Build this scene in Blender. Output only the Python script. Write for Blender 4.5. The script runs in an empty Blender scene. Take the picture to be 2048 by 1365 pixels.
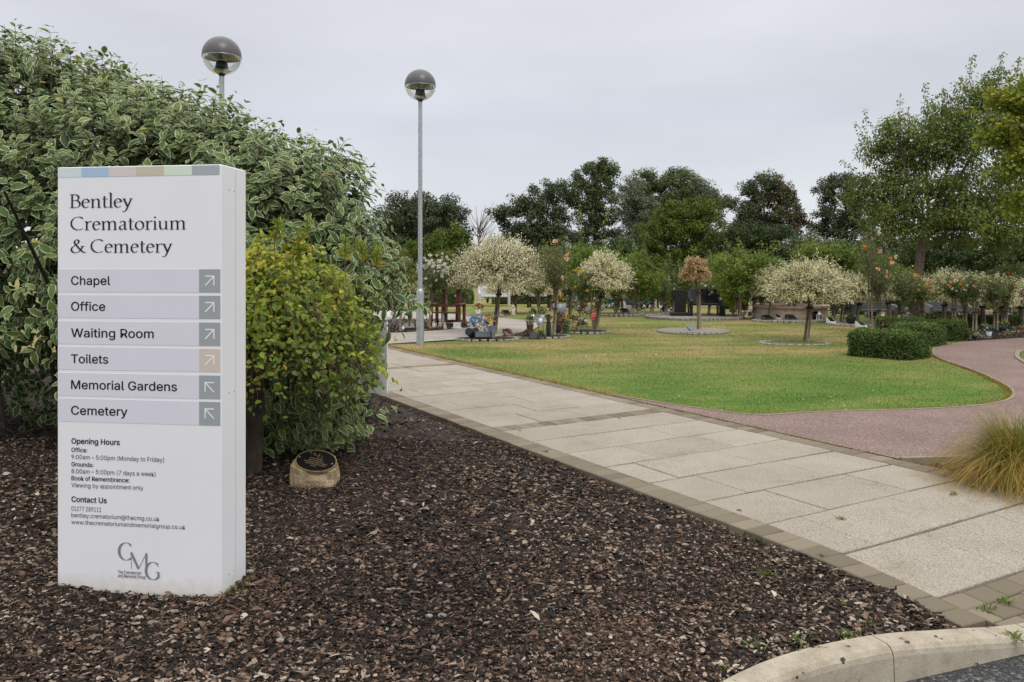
import bpy, math, random
import numpy as np
from mathutils import Vector, Matrix
random.seed(7)
R = np.random.default_rng(7)
S = bpy.context.scene
COL = S.collection
rad = math.radians

# ---------------------------------------------------------------- camera, world, sun, exposure
H, F, HY = 1.6, 1593.0, 540.0            # eye height (m), focal length and horizon row in photograph pixels
cam = bpy.data.cameras.new("camera"); cam.sensor_width = 36; cam.lens = 28.0
cam.shift_y = -(682.5 - HY) / 2048.0
cam.clip_start = 0.05; cam.clip_end = 3000
co = bpy.data.objects.new("camera", cam); COL.objects.link(co)
co.location = (0, 0, H); co.rotation_euler = (rad(90), 0, 0)
S.camera = co
S.view_settings.view_transform = 'Standard'; S.view_settings.look = 'None'
S.view_settings.exposure = 0.0; S.view_settings.gamma = 1.0
SUN_EL, SUN_AZ = 52.0, 152.0             # azimuth from north (+Y), clockwise

def build_world():
    w = bpy.data.worlds.new("World"); S.world = w; w.use_nodes = True
    nt = w.node_tree; nt.nodes.clear()
    out = nt.nodes.new('ShaderNodeOutputWorld')
    sky = nt.nodes.new('ShaderNodeTexSky'); sky.sky_type = 'NISHITA'; sky.sun_disc = False
    sky.sun_elevation = rad(SUN_EL); sky.sun_rotation = rad(SUN_AZ)
    bg1 = nt.nodes.new('ShaderNodeBackground'); bg1.inputs[1].default_value = 0.08
    nt.links.new(sky.outputs[0], bg1.inputs[0])
    tc = nt.nodes.new('ShaderNodeTexCoord')
    sep = nt.nodes.new('ShaderNodeSeparateXYZ'); nt.links.new(tc.outputs['Generated'], sep.inputs[0])
    ramp = nt.nodes.new('ShaderNodeValToRGB')
    e = ramp.color_ramp.elements
    stops = [(0.0, (.77, .80, .85)), (0.08, (.78, .81, .86)), (0.18, (.70, .73, .80)), (0.32, (.80, .81, .865)), (0.55, (1.28, 1.27, 1.26)), (1.0, (2.15, 2.08, 1.98))]
    e[0].position, e[0].color = stops[0][0], (*stops[0][1], 1)
    e[1].position, e[1].color = stops[-1][0], (*stops[-1][1], 1)
    for p, c in stops[1:-1]:
        q = e.new(p); q.color = (*c, 1)
    nt.links.new(sep.outputs[2], ramp.inputs[0])
    mp = nt.nodes.new('ShaderNodeMapping'); mp.inputs['Scale'].default_value = (1.0, 1.0, 3.2)
    nt.links.new(tc.outputs['Generated'], mp.inputs[0])
    no = nt.nodes.new('ShaderNodeTexNoise'); no.inputs['Scale'].default_value = 2.1; no.inputs['Detail'].default_value = 5
    no.inputs['Roughness'].default_value = .48
    nt.links.new(mp.outputs[0], no.inputs['Vector'])
    mr = nt.nodes.new('ShaderNodeMapRange'); mr.inputs[1].default_value = .3; mr.inputs[2].default_value = .7
    mr.inputs[3].default_value = .885; mr.inputs[4].default_value = 1.08
    nt.links.new(no.outputs[0], mr.inputs[0])
    mul = nt.nodes.new('ShaderNodeVectorMath'); mul.operation = 'SCALE'
    nt.links.new(ramp.outputs[0], mul.inputs[0]); nt.links.new(mr.outputs[0], mul.inputs['Scale'])
    bg2 = nt.nodes.new('ShaderNodeBackground'); bg2.inputs[1].default_value = 1.0
    nt.links.new(mul.outputs[0], bg2.inputs[0])
    mix = nt.nodes.new('ShaderNodeMixShader'); mix.inputs[0].default_value = 0.93
    nt.links.new(bg1.outputs[0], mix.inputs[1]); nt.links.new(bg2.outputs[0], mix.inputs[2])
    nt.links.new(mix.outputs[0], out.inputs[0])
build_world()
sl = bpy.data.lights.new("sun", 'SUN'); sl.energy = 1.25; sl.angle = rad(18); sl.color = (1, .965, .91)
so = bpy.data.objects.new("sun", sl); COL.objects.link(so)
_a = rad(SUN_AZ); _d = Vector((math.sin(_a) * math.cos(rad(SUN_EL)), math.cos(_a) * math.cos(rad(SUN_EL)), math.sin(rad(SUN_EL))))
so.rotation_euler = _d.to_track_quat('Z', 'Y').to_euler(); so.location = (0, -10, 30)
S.cycles.max_bounces = 8; S.cycles.transparent_max_bounces = 8; S.cycles.diffuse_bounces = 4
S.cycles.use_denoising = True

# ---------------------------------------------------------------- where a photograph pixel stands in the place
def gp(px, py, z=0.0):
    Y = (H - z) * F / (py - HY)
    return ((px - 1024) / F * Y, Y)
def depth(py): return H * F / (py - HY)
def xat(px, Y): return (px - 1024) / F * Y
def zat(py, Y): return H + (HY - py) / F * Y
def mpp(Y): return Y / F                 # metres per photograph pixel at depth Y

# ---------------------------------------------------------------- materials
MATS = {}
def new_mat(name):
    m = bpy.data.materials.new(name); m.use_nodes = True
    nt = m.node_tree; nt.nodes.clear()
    o = nt.nodes.new('ShaderNodeOutputMaterial'); b = nt.nodes.new('ShaderNodeBsdfPrincipled')
    nt.links.new(b.outputs[0], o.inputs[0])
    MATS[name] = m
    return m, nt, b, o
def ramp_node(nt, stops, fac):
    r = nt.nodes.new('ShaderNodeValToRGB'); e = r.color_ramp.elements
    e[0].position, e[0].color = stops[0][0], (*stops[0][1], 1)
    e[1].position, e[1].color = stops[-1][0], (*stops[-1][1], 1)
    for p, c in stops[1:-1]:
        q = e.new(p); q.color = (*c, 1)
    nt.links.new(fac, r.inputs[0])
    return r.outputs[0]
def noise_node(nt, scale, detail=6, rough=.55, vec=None):
    n = nt.nodes.new('ShaderNodeTexNoise'); n.inputs['Scale'].default_value = scale
    n.inputs['Detail'].default_value = detail; n.inputs['Roughness'].default_value = rough
    if vec is None:
        tc = nt.nodes.new('ShaderNodeTexCoord'); vec = tc.outputs['Object']
    nt.links.new(vec, n.inputs['Vector'])
    return n.outputs[0]
def mixc(nt, fac, a, b):
    m = nt.nodes.new('ShaderNodeMix'); m.data_type = 'RGBA'
    for v, i in ((fac, 0), (a, 6), (b, 7)):
        if isinstance(v, (int, float)): m.inputs[i].default_value = v
        elif isinstance(v, tuple): m.inputs[i].default_value = (*v, 1)
        else: nt.links.new(v, m.inputs[i])
    return m.outputs[2]
def bump(nt, b, h, strength, dist=.01):
    n = nt.nodes.new('ShaderNodeBump'); n.inputs['Strength'].default_value = strength; n.inputs['Distance'].default_value = dist
    nt.links.new(h, n.inputs['Height']); nt.links.new(n.outputs[0], b.inputs['Normal'])
def nmat(name, c1, c2, scale=8, rough=.8, bmp=0, bscale=60, spec=.3, metal=0, lo=.35, hi=.65, fine=None):
    m, nt, b, o = new_mat(name)
    n = noise_node(nt, scale)
    c = ramp_node(nt, [(lo, c1), (hi, c2)], n)
    if fine:
        f = noise_node(nt, fine[0], 3, .7)
        f = ramp_node(nt, [(.35, (1 - fine[1],) * 3), (.65, (1 + fine[1],) * 3)], f)
        mm = nt.nodes.new('ShaderNodeMix'); mm.data_type = 'RGBA'; mm.blend_type = 'MULTIPLY'; mm.inputs[0].default_value = 1
        nt.links.new(c, mm.inputs[6]); nt.links.new(f, mm.inputs[7]); c = mm.outputs[2]
    nt.links.new(c, b.inputs['Base Color'])
    b.inputs['Roughness'].default_value = rough; b.inputs['Specular IOR Level'].default_value = spec; b.inputs['Metallic'].default_value = metal
    if bmp: bump(nt, b, noise_node(nt, bscale, 5), bmp)
    return m
def attr(nt, name):
    a = nt.nodes.new('ShaderNodeAttribute'); a.attribute_name = name
    return a.outputs['Fac']
def leafmat(name, stops, trans=.35, rough=.5, spec=.35):
    m, nt, b, o = new_mat(name)
    c = ramp_node(nt, stops, attr(nt, 'rnd'))
    leaf_shader(nt, b, o, c, trans, rough, spec)
    return m
def leaf_shader(nt, b, o, c, trans, rough, spec):
    nt.links.new(c, b.inputs['Base Color']); b.inputs['Roughness'].default_value = rough; b.inputs['Specular IOR Level'].default_value = spec
    t = nt.nodes.new('ShaderNodeBsdfTranslucent'); nt.links.new(c, t.inputs[0])
    mx = nt.nodes.new('ShaderNodeMixShader'); mx.inputs[0].default_value = trans
    nt.links.new(b.outputs[0], mx.inputs[1]); nt.links.new(t.outputs[0], mx.inputs[2]); nt.links.new(mx.outputs[0], o.inputs[0])
def plain(name, c, rough=.5, spec=.4, metal=0, var=.12):
    return nmat(name, tuple(v * (1 - var) for v in c), tuple(min(1, v * (1 + var)) for v in c), 14, rough, 0, 60, spec, metal)

# variegated dogwood: green blade with a cream margin that follows the leaf's own outline
def variegated():
    m, nt, b, o = new_mat('variegated_leaf')
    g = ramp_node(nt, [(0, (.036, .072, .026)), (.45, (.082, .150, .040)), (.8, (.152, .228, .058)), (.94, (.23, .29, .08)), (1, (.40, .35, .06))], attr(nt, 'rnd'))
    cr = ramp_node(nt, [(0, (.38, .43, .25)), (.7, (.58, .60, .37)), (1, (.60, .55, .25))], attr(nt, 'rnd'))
    n = noise_node(nt, 34, 3)
    add = nt.nodes.new('ShaderNodeMath'); add.operation = 'MULTIPLY_ADD'; add.inputs[1].default_value = .75
    nt.links.new(n, add.inputs[0]); nt.links.new(attr(nt, 'edge'), add.inputs[2])
    st = nt.nodes.new('ShaderNodeMapRange'); st.inputs[1].default_value = 1.10; st.inputs[2].default_value = 1.18
    nt.links.new(add.outputs[0], st.inputs[0])
    c = mixc(nt, st.outputs[0], g, cr)
    leaf_shader(nt, b, o, c, .25, .55, .3)
variegated()
leafmat('cotoneaster_leaf', [(0, (.052, .095, .013)), (.36, (.12, .185, .020)), (.6, (.26, .30, .026)), (.85, (.50, .45, .038)), (1, (.52, .28, .03))], .3)
leafmat('feathery_leaf', [(0, (.22, .34, .05)), (.5, (.38, .40, .05)), (1, (.72, .52, .03))], .3)
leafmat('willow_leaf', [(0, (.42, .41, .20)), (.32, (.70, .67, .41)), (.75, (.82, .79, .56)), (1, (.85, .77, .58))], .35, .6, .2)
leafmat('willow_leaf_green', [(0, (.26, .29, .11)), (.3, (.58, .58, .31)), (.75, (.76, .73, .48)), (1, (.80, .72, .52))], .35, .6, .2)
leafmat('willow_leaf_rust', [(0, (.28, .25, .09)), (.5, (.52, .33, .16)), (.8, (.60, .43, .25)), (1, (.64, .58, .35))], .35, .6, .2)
leafmat('oak_leaf', [(0, (0.048, 0.067, 0.033)), (.5, (0.086, 0.113, 0.055)), (1, (0.146, 0.176, 0.085))], .2, .6, .2)
leafmat('grey_green_leaf', [(0, (0.099, 0.125, 0.075)), (.5, (0.161, 0.193, 0.116)), (1, (0.230, 0.266, 0.163))], .25, .6, .2)
leafmat('mid_green_leaf', [(0, (0.068, 0.097, 0.041)), (.5, (0.118, 0.159, 0.064)), (1, (0.186, 0.229, 0.097))], .25, .6, .2)
leafmat('brown_tinged_leaf', [(0, (0.063, 0.084, 0.043)), (.5, (0.105, 0.124, 0.064)), (.75, (0.201, 0.160, 0.081)), (1, (0.292, 0.184, 0.099))], .2, .6, .2)
leafmat('yew_leaf', [(0, (0.056, 0.090, 0.016)), (.5, (0.106, 0.151, 0.025)), (1, (0.179, 0.224, 0.040))], .2, .6, .2)
leafmat('dark_shrub_leaf', [(0, (0.031, 0.051, 0.018)), (.5, (0.055, 0.082, 0.029)), (1, (0.095, 0.129, 0.045))], .2, .6, .2)
leafmat('cherry_leaf', [(0, (.085, .125, .030)), (.5, (.15, .205, .046)), (.85, (.24, .285, .072)), (1, (.30, .25, .09))], .4, .5, .3)
leafmat('maple_leaf', [(0, (.105, .155, .014)), (.5, (.20, .235, .022)), (1, (.33, .31, .035))], .4, .5, .3)
leafmat('young_leaf', [(0, (.10, .16, .028)), (.5, (.19, .26, .045)), (1, (.33, .38, .08))], .4, .5, .3)
leafmat('olive_leaf', [(0, (.09, .12, .03)), (.5, (.19, .21, .045)), (1, (.33, .29, .075))], .35, .5, .3)
leafmat('lime_leaf', [(0, (.20, .27, .016)), (.5, (.33, .38, .025)), (1, (.48, .47, .04))], .4, .5, .3)
leafmat('rose_leaf', [(0, (.05, .09, .022)), (.5, (.11, .16, .036)), (.85, (.20, .22, .055)), (1, (.32, .15, .08))], .3, .45, .35)
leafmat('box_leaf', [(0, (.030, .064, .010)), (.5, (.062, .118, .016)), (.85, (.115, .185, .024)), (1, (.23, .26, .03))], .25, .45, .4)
leafmat('posy_leaf', [(0, (.03, .07, .02)), (.5, (.06, .12, .03)), (1, (.13, .2, .05))], .25)
leafmat('weed_leaf', [(0, (.06, .12, .02)), (.6, (.14, .22, .04)), (1, (.30, .28, .08))], .3)
leafmat('moor_grass', [(0, (.08, .11, .018)), (.28, (.20, .20, .035)), (.5, (.38, .28, .07)), (.8, (.45, .24, .065)), (1, (.52, .37, .17))], .3, .6, .2)
leafmat('bark_chip', [(0, (.008, .007, .006)), (.32, (.024, .018, .015)), (.50, (.062, .039, .029)), (.63, (.118, .068, .046)), (.78, (.195, .138, .10)), (.91, (.32, .26, .205)), (1, (.50, .45, .38))], 0, .75, .25)
PETALS = {'white': (.80, .79, .72), 'cream': (.78, .70, .50), 'yellow': (.80, .56, .03), 'orange': (.80, .33, .07), 'peach': (.84, .52, .34), 'pink': (.72, .24, .36),
          'pale_pink': (.80, .55, .55), 'red': (.55, .03, .03), 'blue': (.20, .38, .66), 'purple': (.26, .12, .42), 'magenta': (.62, .05, .25)}
for k, c in PETALS.items():
    leafmat('petal_' + k, [(0, tuple(v * .8 for v in c)), (1, c)], .3, .6, .2)

def grass_mat():
    m, nt, b, o = new_mat('lawn_grass')
    tc = nt.nodes.new('ShaderNodeTexCoord'); v = tc.outputs['Object']
    mp = nt.nodes.new('ShaderNodeMapping'); mp.inputs['Scale'].default_value = (.55, 1.0, 1); nt.links.new(v, mp.inputs[0])
    big = noise_node(nt, .55, 7, .66, mp.outputs[0])
    base = ramp_node(nt, [(.31, (.092, .150, .030)), (.42, (.142, .180, .044)), (.51, (.215, .202, .068)), (.62, (.32, .24, .112))], big)
    # the mown near end stays green, the far lawn is drier
    sep = nt.nodes.new('ShaderNodeSeparateXYZ'); nt.links.new(v, sep.inputs[0])
    mr = nt.nodes.new('ShaderNodeMapRange'); mr.inputs[1].default_value = 10.5; mr.inputs[2].default_value = 16.0
    nt.links.new(sep.outputs[1], mr.inputs[0])
    lush = ramp_node(nt, [(.33, (.076, .150, .024)), (.52, (.112, .19, .034)), (.7, (.20, .225, .06))], noise_node(nt, 1.3, 5, .6, mp.outputs[0]))
    c = mixc(nt, mr.outputs[0], lush, base)
    edge = nt.nodes.new('ShaderNodeAttribute'); edge.attribute_name = 'dry'
    c = mixc(nt, edge.outputs['Fac'], c, (.27, .20, .085))
    fine = ramp_node(nt, [(.3, (.80, .80, .80)), (.7, (1.17, 1.17, 1.17))], noise_node(nt, 26, 6, .75, v))
    mm = nt.nodes.new('ShaderNodeMix'); mm.data_type = 'RGBA'; mm.blend_type = 'MULTIPLY'; mm.inputs[0].default_value = 1
    nt.links.new(c, mm.inputs[6]); nt.links.new(fine, mm.inputs[7])
    nt.links.new(mm.outputs[2], b.inputs['Base Color']); b.inputs['Roughness'].default_value = .85; b.inputs['Specular IOR Level'].default_value = .15
    bump(nt, b, noise_node(nt, 60, 4, .7, v), .6, .03)
grass_mat()
def slab_mat():
    m, nt, b, o = new_mat('paving_slab')
    v = noise_node(nt, 105, 4, .8); c1 = ramp_node(nt, [(.36, (.095, .080, .062)), (.46, (.30, .27, .228)), (.6, (.405, .37, .318)), (.72, (.55, .51, .45))], v)
    big = ramp_node(nt, [(.28, (.66, .64, .60)), (.42, (.93, .92, .90)), (.55, (1, 1, 1)), (.75, (1.13, 1.12, 1.10))], noise_node(nt, 1.9, 9, .72))
    mm = nt.nodes.new('ShaderNodeMix'); mm.data_type = 'RGBA'; mm.blend_type = 'MULTIPLY'; mm.inputs[0].default_value = 1
    nt.links.new(c1, mm.inputs[6]); nt.links.new(big, mm.inputs[7])
    rn = ramp_node(nt, [(0, (.93, .925, .915)), (1, (1.06, 1.055, 1.045))], attr(nt, 'rnd'))
    m2 = nt.nodes.new('ShaderNodeMix'); m2.data_type = 'RGBA'; m2.blend_type = 'MULTIPLY'; m2.inputs[0].default_value = 1
    nt.links.new(mm.outputs[2], m2.inputs[6]); nt.links.new(rn, m2.inputs[7])
    nt.links.new(m2.outputs[2], b.inputs['Base Color']); b.inputs['Roughness'].default_value = .85; b.inputs['Specular IOR Level'].default_value = .25
    bump(nt, b, v, .5, .004)
slab_mat()
def block_mat():
    m, nt, b, o = new_mat('paving_block')
    c = ramp_node(nt, [(0, (.150, .124, .090)), (.5, (.192, .162, .120)), (1, (.235, .20, .152))], attr(nt, 'rnd'))
    f = ramp_node(nt, [(.3, (.86, .86, .86)), (.66, (1.08, 1.08, 1.08)), (.8, (1.6, 1.6, 1.6))], noise_node(nt, 190, 2, .6))
    mm = nt.nodes.new('ShaderNodeMix'); mm.data_type = 'RGBA'; mm.blend_type = 'MULTIPLY'; mm.inputs[0].default_value = 1
    nt.links.new(c, mm.inputs[6]); nt.links.new(f, mm.inputs[7])
    nt.links.new(mm.outputs[2], b.inputs['Base Color']); b.inputs['Roughness'].default_value = .85; b.inputs['Specular IOR Level'].default_value = .2
    bump(nt, b, noise_node(nt, 120, 4, .6), .35, .004)
block_mat()
def kerb_mat():
    m, nt, b, o = new_mat('kerb_concrete')
    c = ramp_node(nt, [(.3, (.28, .24, .18)), (.5, (.385, .34, .27)), (.7, (.45, .41, .335))], noise_node(nt, 9, 8, .65))
    lich = ramp_node(nt, [(.655, (1, 1, 1)), (.69, (.12, .11, .10))], noise_node(nt, 17, 3, .55))
    fine = ramp_node(nt, [(.36, (.68, .67, .66)), (.5, (1, 1, 1)), (.7, (1.12, 1.12, 1.12))], noise_node(nt, 260, 2, .7))
    for t in (lich, fine):
        mm = nt.nodes.new('ShaderNodeMix'); mm.data_type = 'RGBA'; mm.blend_type = 'MULTIPLY'; mm.inputs[0].default_value = 1
        nt.links.new(c, mm.inputs[6]); nt.links.new(t, mm.inputs[7]); c = mm.outputs[2]
    nt.links.new(c, b.inputs['Base Color']); b.inputs['Roughness'].default_value = .85; b.inputs['Specular IOR Level'].default_value = .25
    bump(nt, b, noise_node(nt, 130, 5, .7), .5, .004)
kerb_mat()
def asphalt(name, stops, scale, bs):
    m, nt, b, o = new_mat(name)
    tc = nt.nodes.new('ShaderNodeTexCoord')
    v = nt.nodes.new('ShaderNodeTexVoronoi'); v.inputs['Scale'].default_value = scale; nt.links.new(tc.outputs['Object'], v.inputs['Vector'])
    sp = nt.nodes.new('ShaderNodeSeparateColor'); nt.links.new(v.outputs['Color'], sp.inputs[0])
    c = ramp_node(nt, stops, sp.outputs[0])
    big = ramp_node(nt, [(.3, (.82, .82, .82)), (.7, (1.14, 1.14, 1.14))], noise_node(nt, 1.1, 6, .6))
    mm = nt.nodes.new('ShaderNodeMix'); mm.data_type = 'RGBA'; mm.blend_type = 'MULTIPLY'; mm.inputs[0].default_value = 1
    nt.links.new(c, mm.inputs[6]); nt.links.new(big, mm.inputs[7])
    nt.links.new(mm.outputs[2], b.inputs['Base Color']); b.inputs['Roughness'].default_value = .8; b.inputs['Specular IOR Level'].default_value = .3
    inv = nt.nodes.new('ShaderNodeMath'); inv.operation = 'SUBTRACT'; inv.inputs[0].default_value = 1; nt.links.new(v.outputs['Distance'], inv.inputs[1])
    bump(nt, b, inv.outputs[0], bs, .01)
asphalt('road_asphalt', [(0, (.025, .026, .028)), (.6, (.06, .062, .066)), (.9, (.12, .12, .12)), (1, (.24, .23, .22))], 95, .9)
asphalt('red_tarmac', [(0, (.125, .082, .072)), (.5, (.195, .134, .118)), (.85, (.265, .190, .168)), (1, (.39, .32, .285))], 110, .5)
asphalt('grey_tarmac', [(0, (.25, .225, .195)), (.6, (.33, .30, .265)), (1, (.44, .41, .37))], 60, .4)
nmat('mulch_soil', (.014, .010, .008), (.055, .036, .026), 30, .9, .8, 70)
nmat('bed_soil', (.05, .035, .026), (.13, .095, .07), 14, .9, .8, 40)
nmat('joint_soil', (.016, .014, .010), (.04, .035, .022), 30, .95)
nmat('far_ground', (.05, .08, .02), (.10, .12, .035), .3, .9)
nmat('bark', (.075, .055, .040), (.15, .115, .085), 14, .9, .8, 40)
nmat('pale_bark', (.13, .10, .075), (.25, .205, .155), 20, .9, .8, 60)
nmat('dark_bark', (.03, .024, .018), (.07, .055, .040), 10, .9, .5, 30)
nmat('red_stem', (.085, .030, .022), (.16, .065, .045), 20, .6)
nmat('stake_wood', (.16, .125, .085), (.28, .225, .16), 12, .85, .4, 60)
nmat('old_post_wood', (.035, .026, .018), (.085, .062, .042), 9, .85, .5, 60)
nmat('red_brown_wood', (.085, .028, .018), (.135, .048, .030), 8, .55, .2, 40)
nmat('grey_brown_wood', (.10, .075, .055), (.17, .13, .10), 8, .85)
nmat('galvanised_steel', (.33, .36, .38), (.46, .49, .51), 26, .42, .15, 60, .5, .55, .38, .62)
nmat('grey_paint', (.085, .105, .115), (.10, .12, .13), 8, .45)
nmat('dome_paint', (.070, .071, .077), (.088, .089, .095), 10, .38, 0, 60, .5)
nmat('black_plastic', (.012, .012, .013), (.022, .022, .023), 12, .4)
nmat('reflector', (.30, .29, .27), (.42, .41, .38), 20, .3, 0, 60, .5, .6)
nmat('granite_grey', (.20, .215, .235), (.30, .315, .335), 60, .45, 0, 60, .4, 0, .35, .65, (180, .2))
nmat('granite_light', (.42, .43, .44), (.56, .57, .58), 50, .5)
nmat('granite_black', (.006, .006, .007), (.016, .016, .018), 60, .12, 0, 60, .5)
nmat('granite_dark', (.045, .05, .058), (.085, .092, .102), 60, .25, 0, 60, .5)
nmat('sandstone', (.38, .28, .21), (.52, .42, .34), 7, .85, .4, 40)
nmat('pale_stone', (.15, .14, .12), (.33, .305, .265), 16, .85, .5, 50)
nmat('gravel', (.12, .11, .095), (.33, .31, .28), 40, .9, 1, 60)
nmat('boulder', (.26, .19, .105), (.47, .375, .245), 9, .9, 1.0, 45, .2, 0, .32, .68, (120, .25))
nmat('terracotta', (.30, .095, .05), (.40, .14, .075), 8, .8)
nmat('basket_brown', (.10, .065, .045), (.20, .14, .10), 30, .85, .6, 80)
nmat('bronze_rim', (.40, .29, .15), (.58, .44, .26), 30, .35, 0, 60, .5, .6)
plain('white_glaze', (.72, .72, .70), .35)
plain('cream_resin', (.58, .52, .42), .6)
plain('beige_resin', (.42, .34, .25), .7)
plain('green_plastic', (.08, .14, .09), .45)
plain('red_plastic', (.50, .03, .03), .4)
plain('grey_zinc', (.24, .26, .28), .5, .4, .3)
plain('dark_ceramic', (.02, .021, .024), .3)
plain('edging_concrete', (.24, .20, .15), .85)

def sign_white():
    m, nt, b, o = new_mat('sign_white')
    # pale grey-white powder coat, grimy towards the soil line: splash marks with their own ragged shape
    c = ramp_node(nt, [(.3, (.765, .772, .80)), (.7, (.79, .795, .825))], noise_node(nt, 2.5, 3))
    tc = nt.nodes.new('ShaderNodeTexCoord'); sp = nt.nodes.new('ShaderNodeSeparateXYZ'); nt.links.new(tc.outputs['Object'], sp.inputs[0])
    ad = nt.nodes.new('ShaderNodeMath'); ad.operation = 'MULTIPLY_ADD'; ad.inputs[1].default_value = .16
    nt.links.new(noise_node(nt, 22, 5), ad.inputs[0]); nt.links.new(sp.outputs[2], ad.inputs[2])
    mr = nt.nodes.new('ShaderNodeMapRange'); mr.inputs[1].default_value = .20; mr.inputs[2].default_value = .10
    nt.links.new(ad.outputs[0], mr.inputs[0])
    mu = nt.nodes.new('ShaderNodeMath'); mu.operation = 'MULTIPLY'; mu.inputs[1].default_value = .45; nt.links.new(mr.outputs[0], mu.inputs[0])
    c = mixc(nt, mu.outputs[0], c, (.50, .44, .32))
    nt.links.new(c, b.inputs['Base Color']); b.inputs['Roughness'].default_value = .38; b.inputs['Specular IOR Level'].default_value = .4
sign_white()
for nm, c in dict(sign_lilac=(.655, .645, .72), tile_grey=(.315, .345, .365), tile_beige=(.58, .51, .44), seam_grey=(.55, .56, .60), strip_aqua=(.60, .68, .69), strip_blue=(.37, .50, .67), strip_pink=(.63, .56, .54),
                  strip_khaki=(.52, .49, .39), strip_green=(.63, .71, .59), strip_grey=(.36, .40, .43), arrow_white=(.80, .81, .84), ink=(.012, .012, .014), soft_ink=(.055, .057, .062),
                  logo_grey=(.20, .225, .25), plate_black=(.008, .008, .009), small_white=(.84, .85, .89)).items():
    nmat(nm, c, tuple(v * 1.03 for v in c), 3, .42)
def glass():
    m, nt, b, o = new_mat('clear_bowl')
    g = nt.nodes.new('ShaderNodeBsdfGlossy'); g.inputs['Roughness'].default_value = .05
    t = nt.nodes.new('ShaderNodeBsdfTransparent'); t.inputs[0].default_value = (.93, .945, .96, 1)
    f = nt.nodes.new('ShaderNodeFresnel'); f.inputs[0].default_value = 1.45
    mu = nt.nodes.new('ShaderNodeMath'); mu.operation = 'MULTIPLY_ADD'; mu.inputs[1].default_value = .5; mu.inputs[2].default_value = .03
    nt.links.new(f.outputs[0], mu.inputs[0])
    mx = nt.nodes.new('ShaderNodeMixShader'); nt.links.new(mu.outputs[0], mx.inputs[0])
    nt.links.new(t.outputs[0], mx.inputs[1]); nt.links.new(g.outputs[0], mx.inputs[2]); nt.links.new(mx.outputs[0], o.inputs[0])
glass()

# ---------------------------------------------------------------- objects and meshes
def link(o, parent=None):
    COL.objects.link(o)
    if parent is not None: o.parent = parent
    return o
def tag(o, label=None, cat=None, group=None, kind=None):
    if label: o['label'] = label
    if cat: o['category'] = cat
    if group: o['group'] = group
    if kind: o['kind'] = kind
    return o
def empty(name, loc, label, cat, group=None, rz=0):
    o = bpy.data.objects.new(name, None); o.location = loc; o.rotation_euler = (0, 0, rz); o.empty_display_size = .1
    link(o); tag(o, label, cat, group)
    return o
def np_mesh(name, V, faces, mat, parent=None, attrs=None, smooth=False, flat_n=None):
    """faces: (M,k) array; attrs: point attributes"""
    V = np.asarray(V, np.float32); faces = np.asarray(faces, np.int32)
    me = bpy.data.meshes.new(name)
    me.vertices.add(len(V)); me.vertices.foreach_set('co', V.ravel())
    n, k = faces.shape
    me.loops.add(n * k); me.loops.foreach_set('vertex_index', faces.ravel())
    me.polygons.add(n); me.polygons.foreach_set('loop_start', np.arange(0, n * k, k, dtype=np.int32))
    me.polygons.foreach_set('loop_total', np.full(n, k, np.int32))
    if smooth: me.polygons.foreach_set('use_smooth', np.ones(n, bool))
    for a, v in (attrs or {}).items():
        at = me.attributes.new(a, 'FLOAT', 'POINT'); at.data.foreach_set('value', np.asarray(v, np.float32))
    me.update(calc_edges=True)
    me.materials.append(MATS[mat])
    return link(bpy.data.objects.new(name, me), parent)

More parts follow.
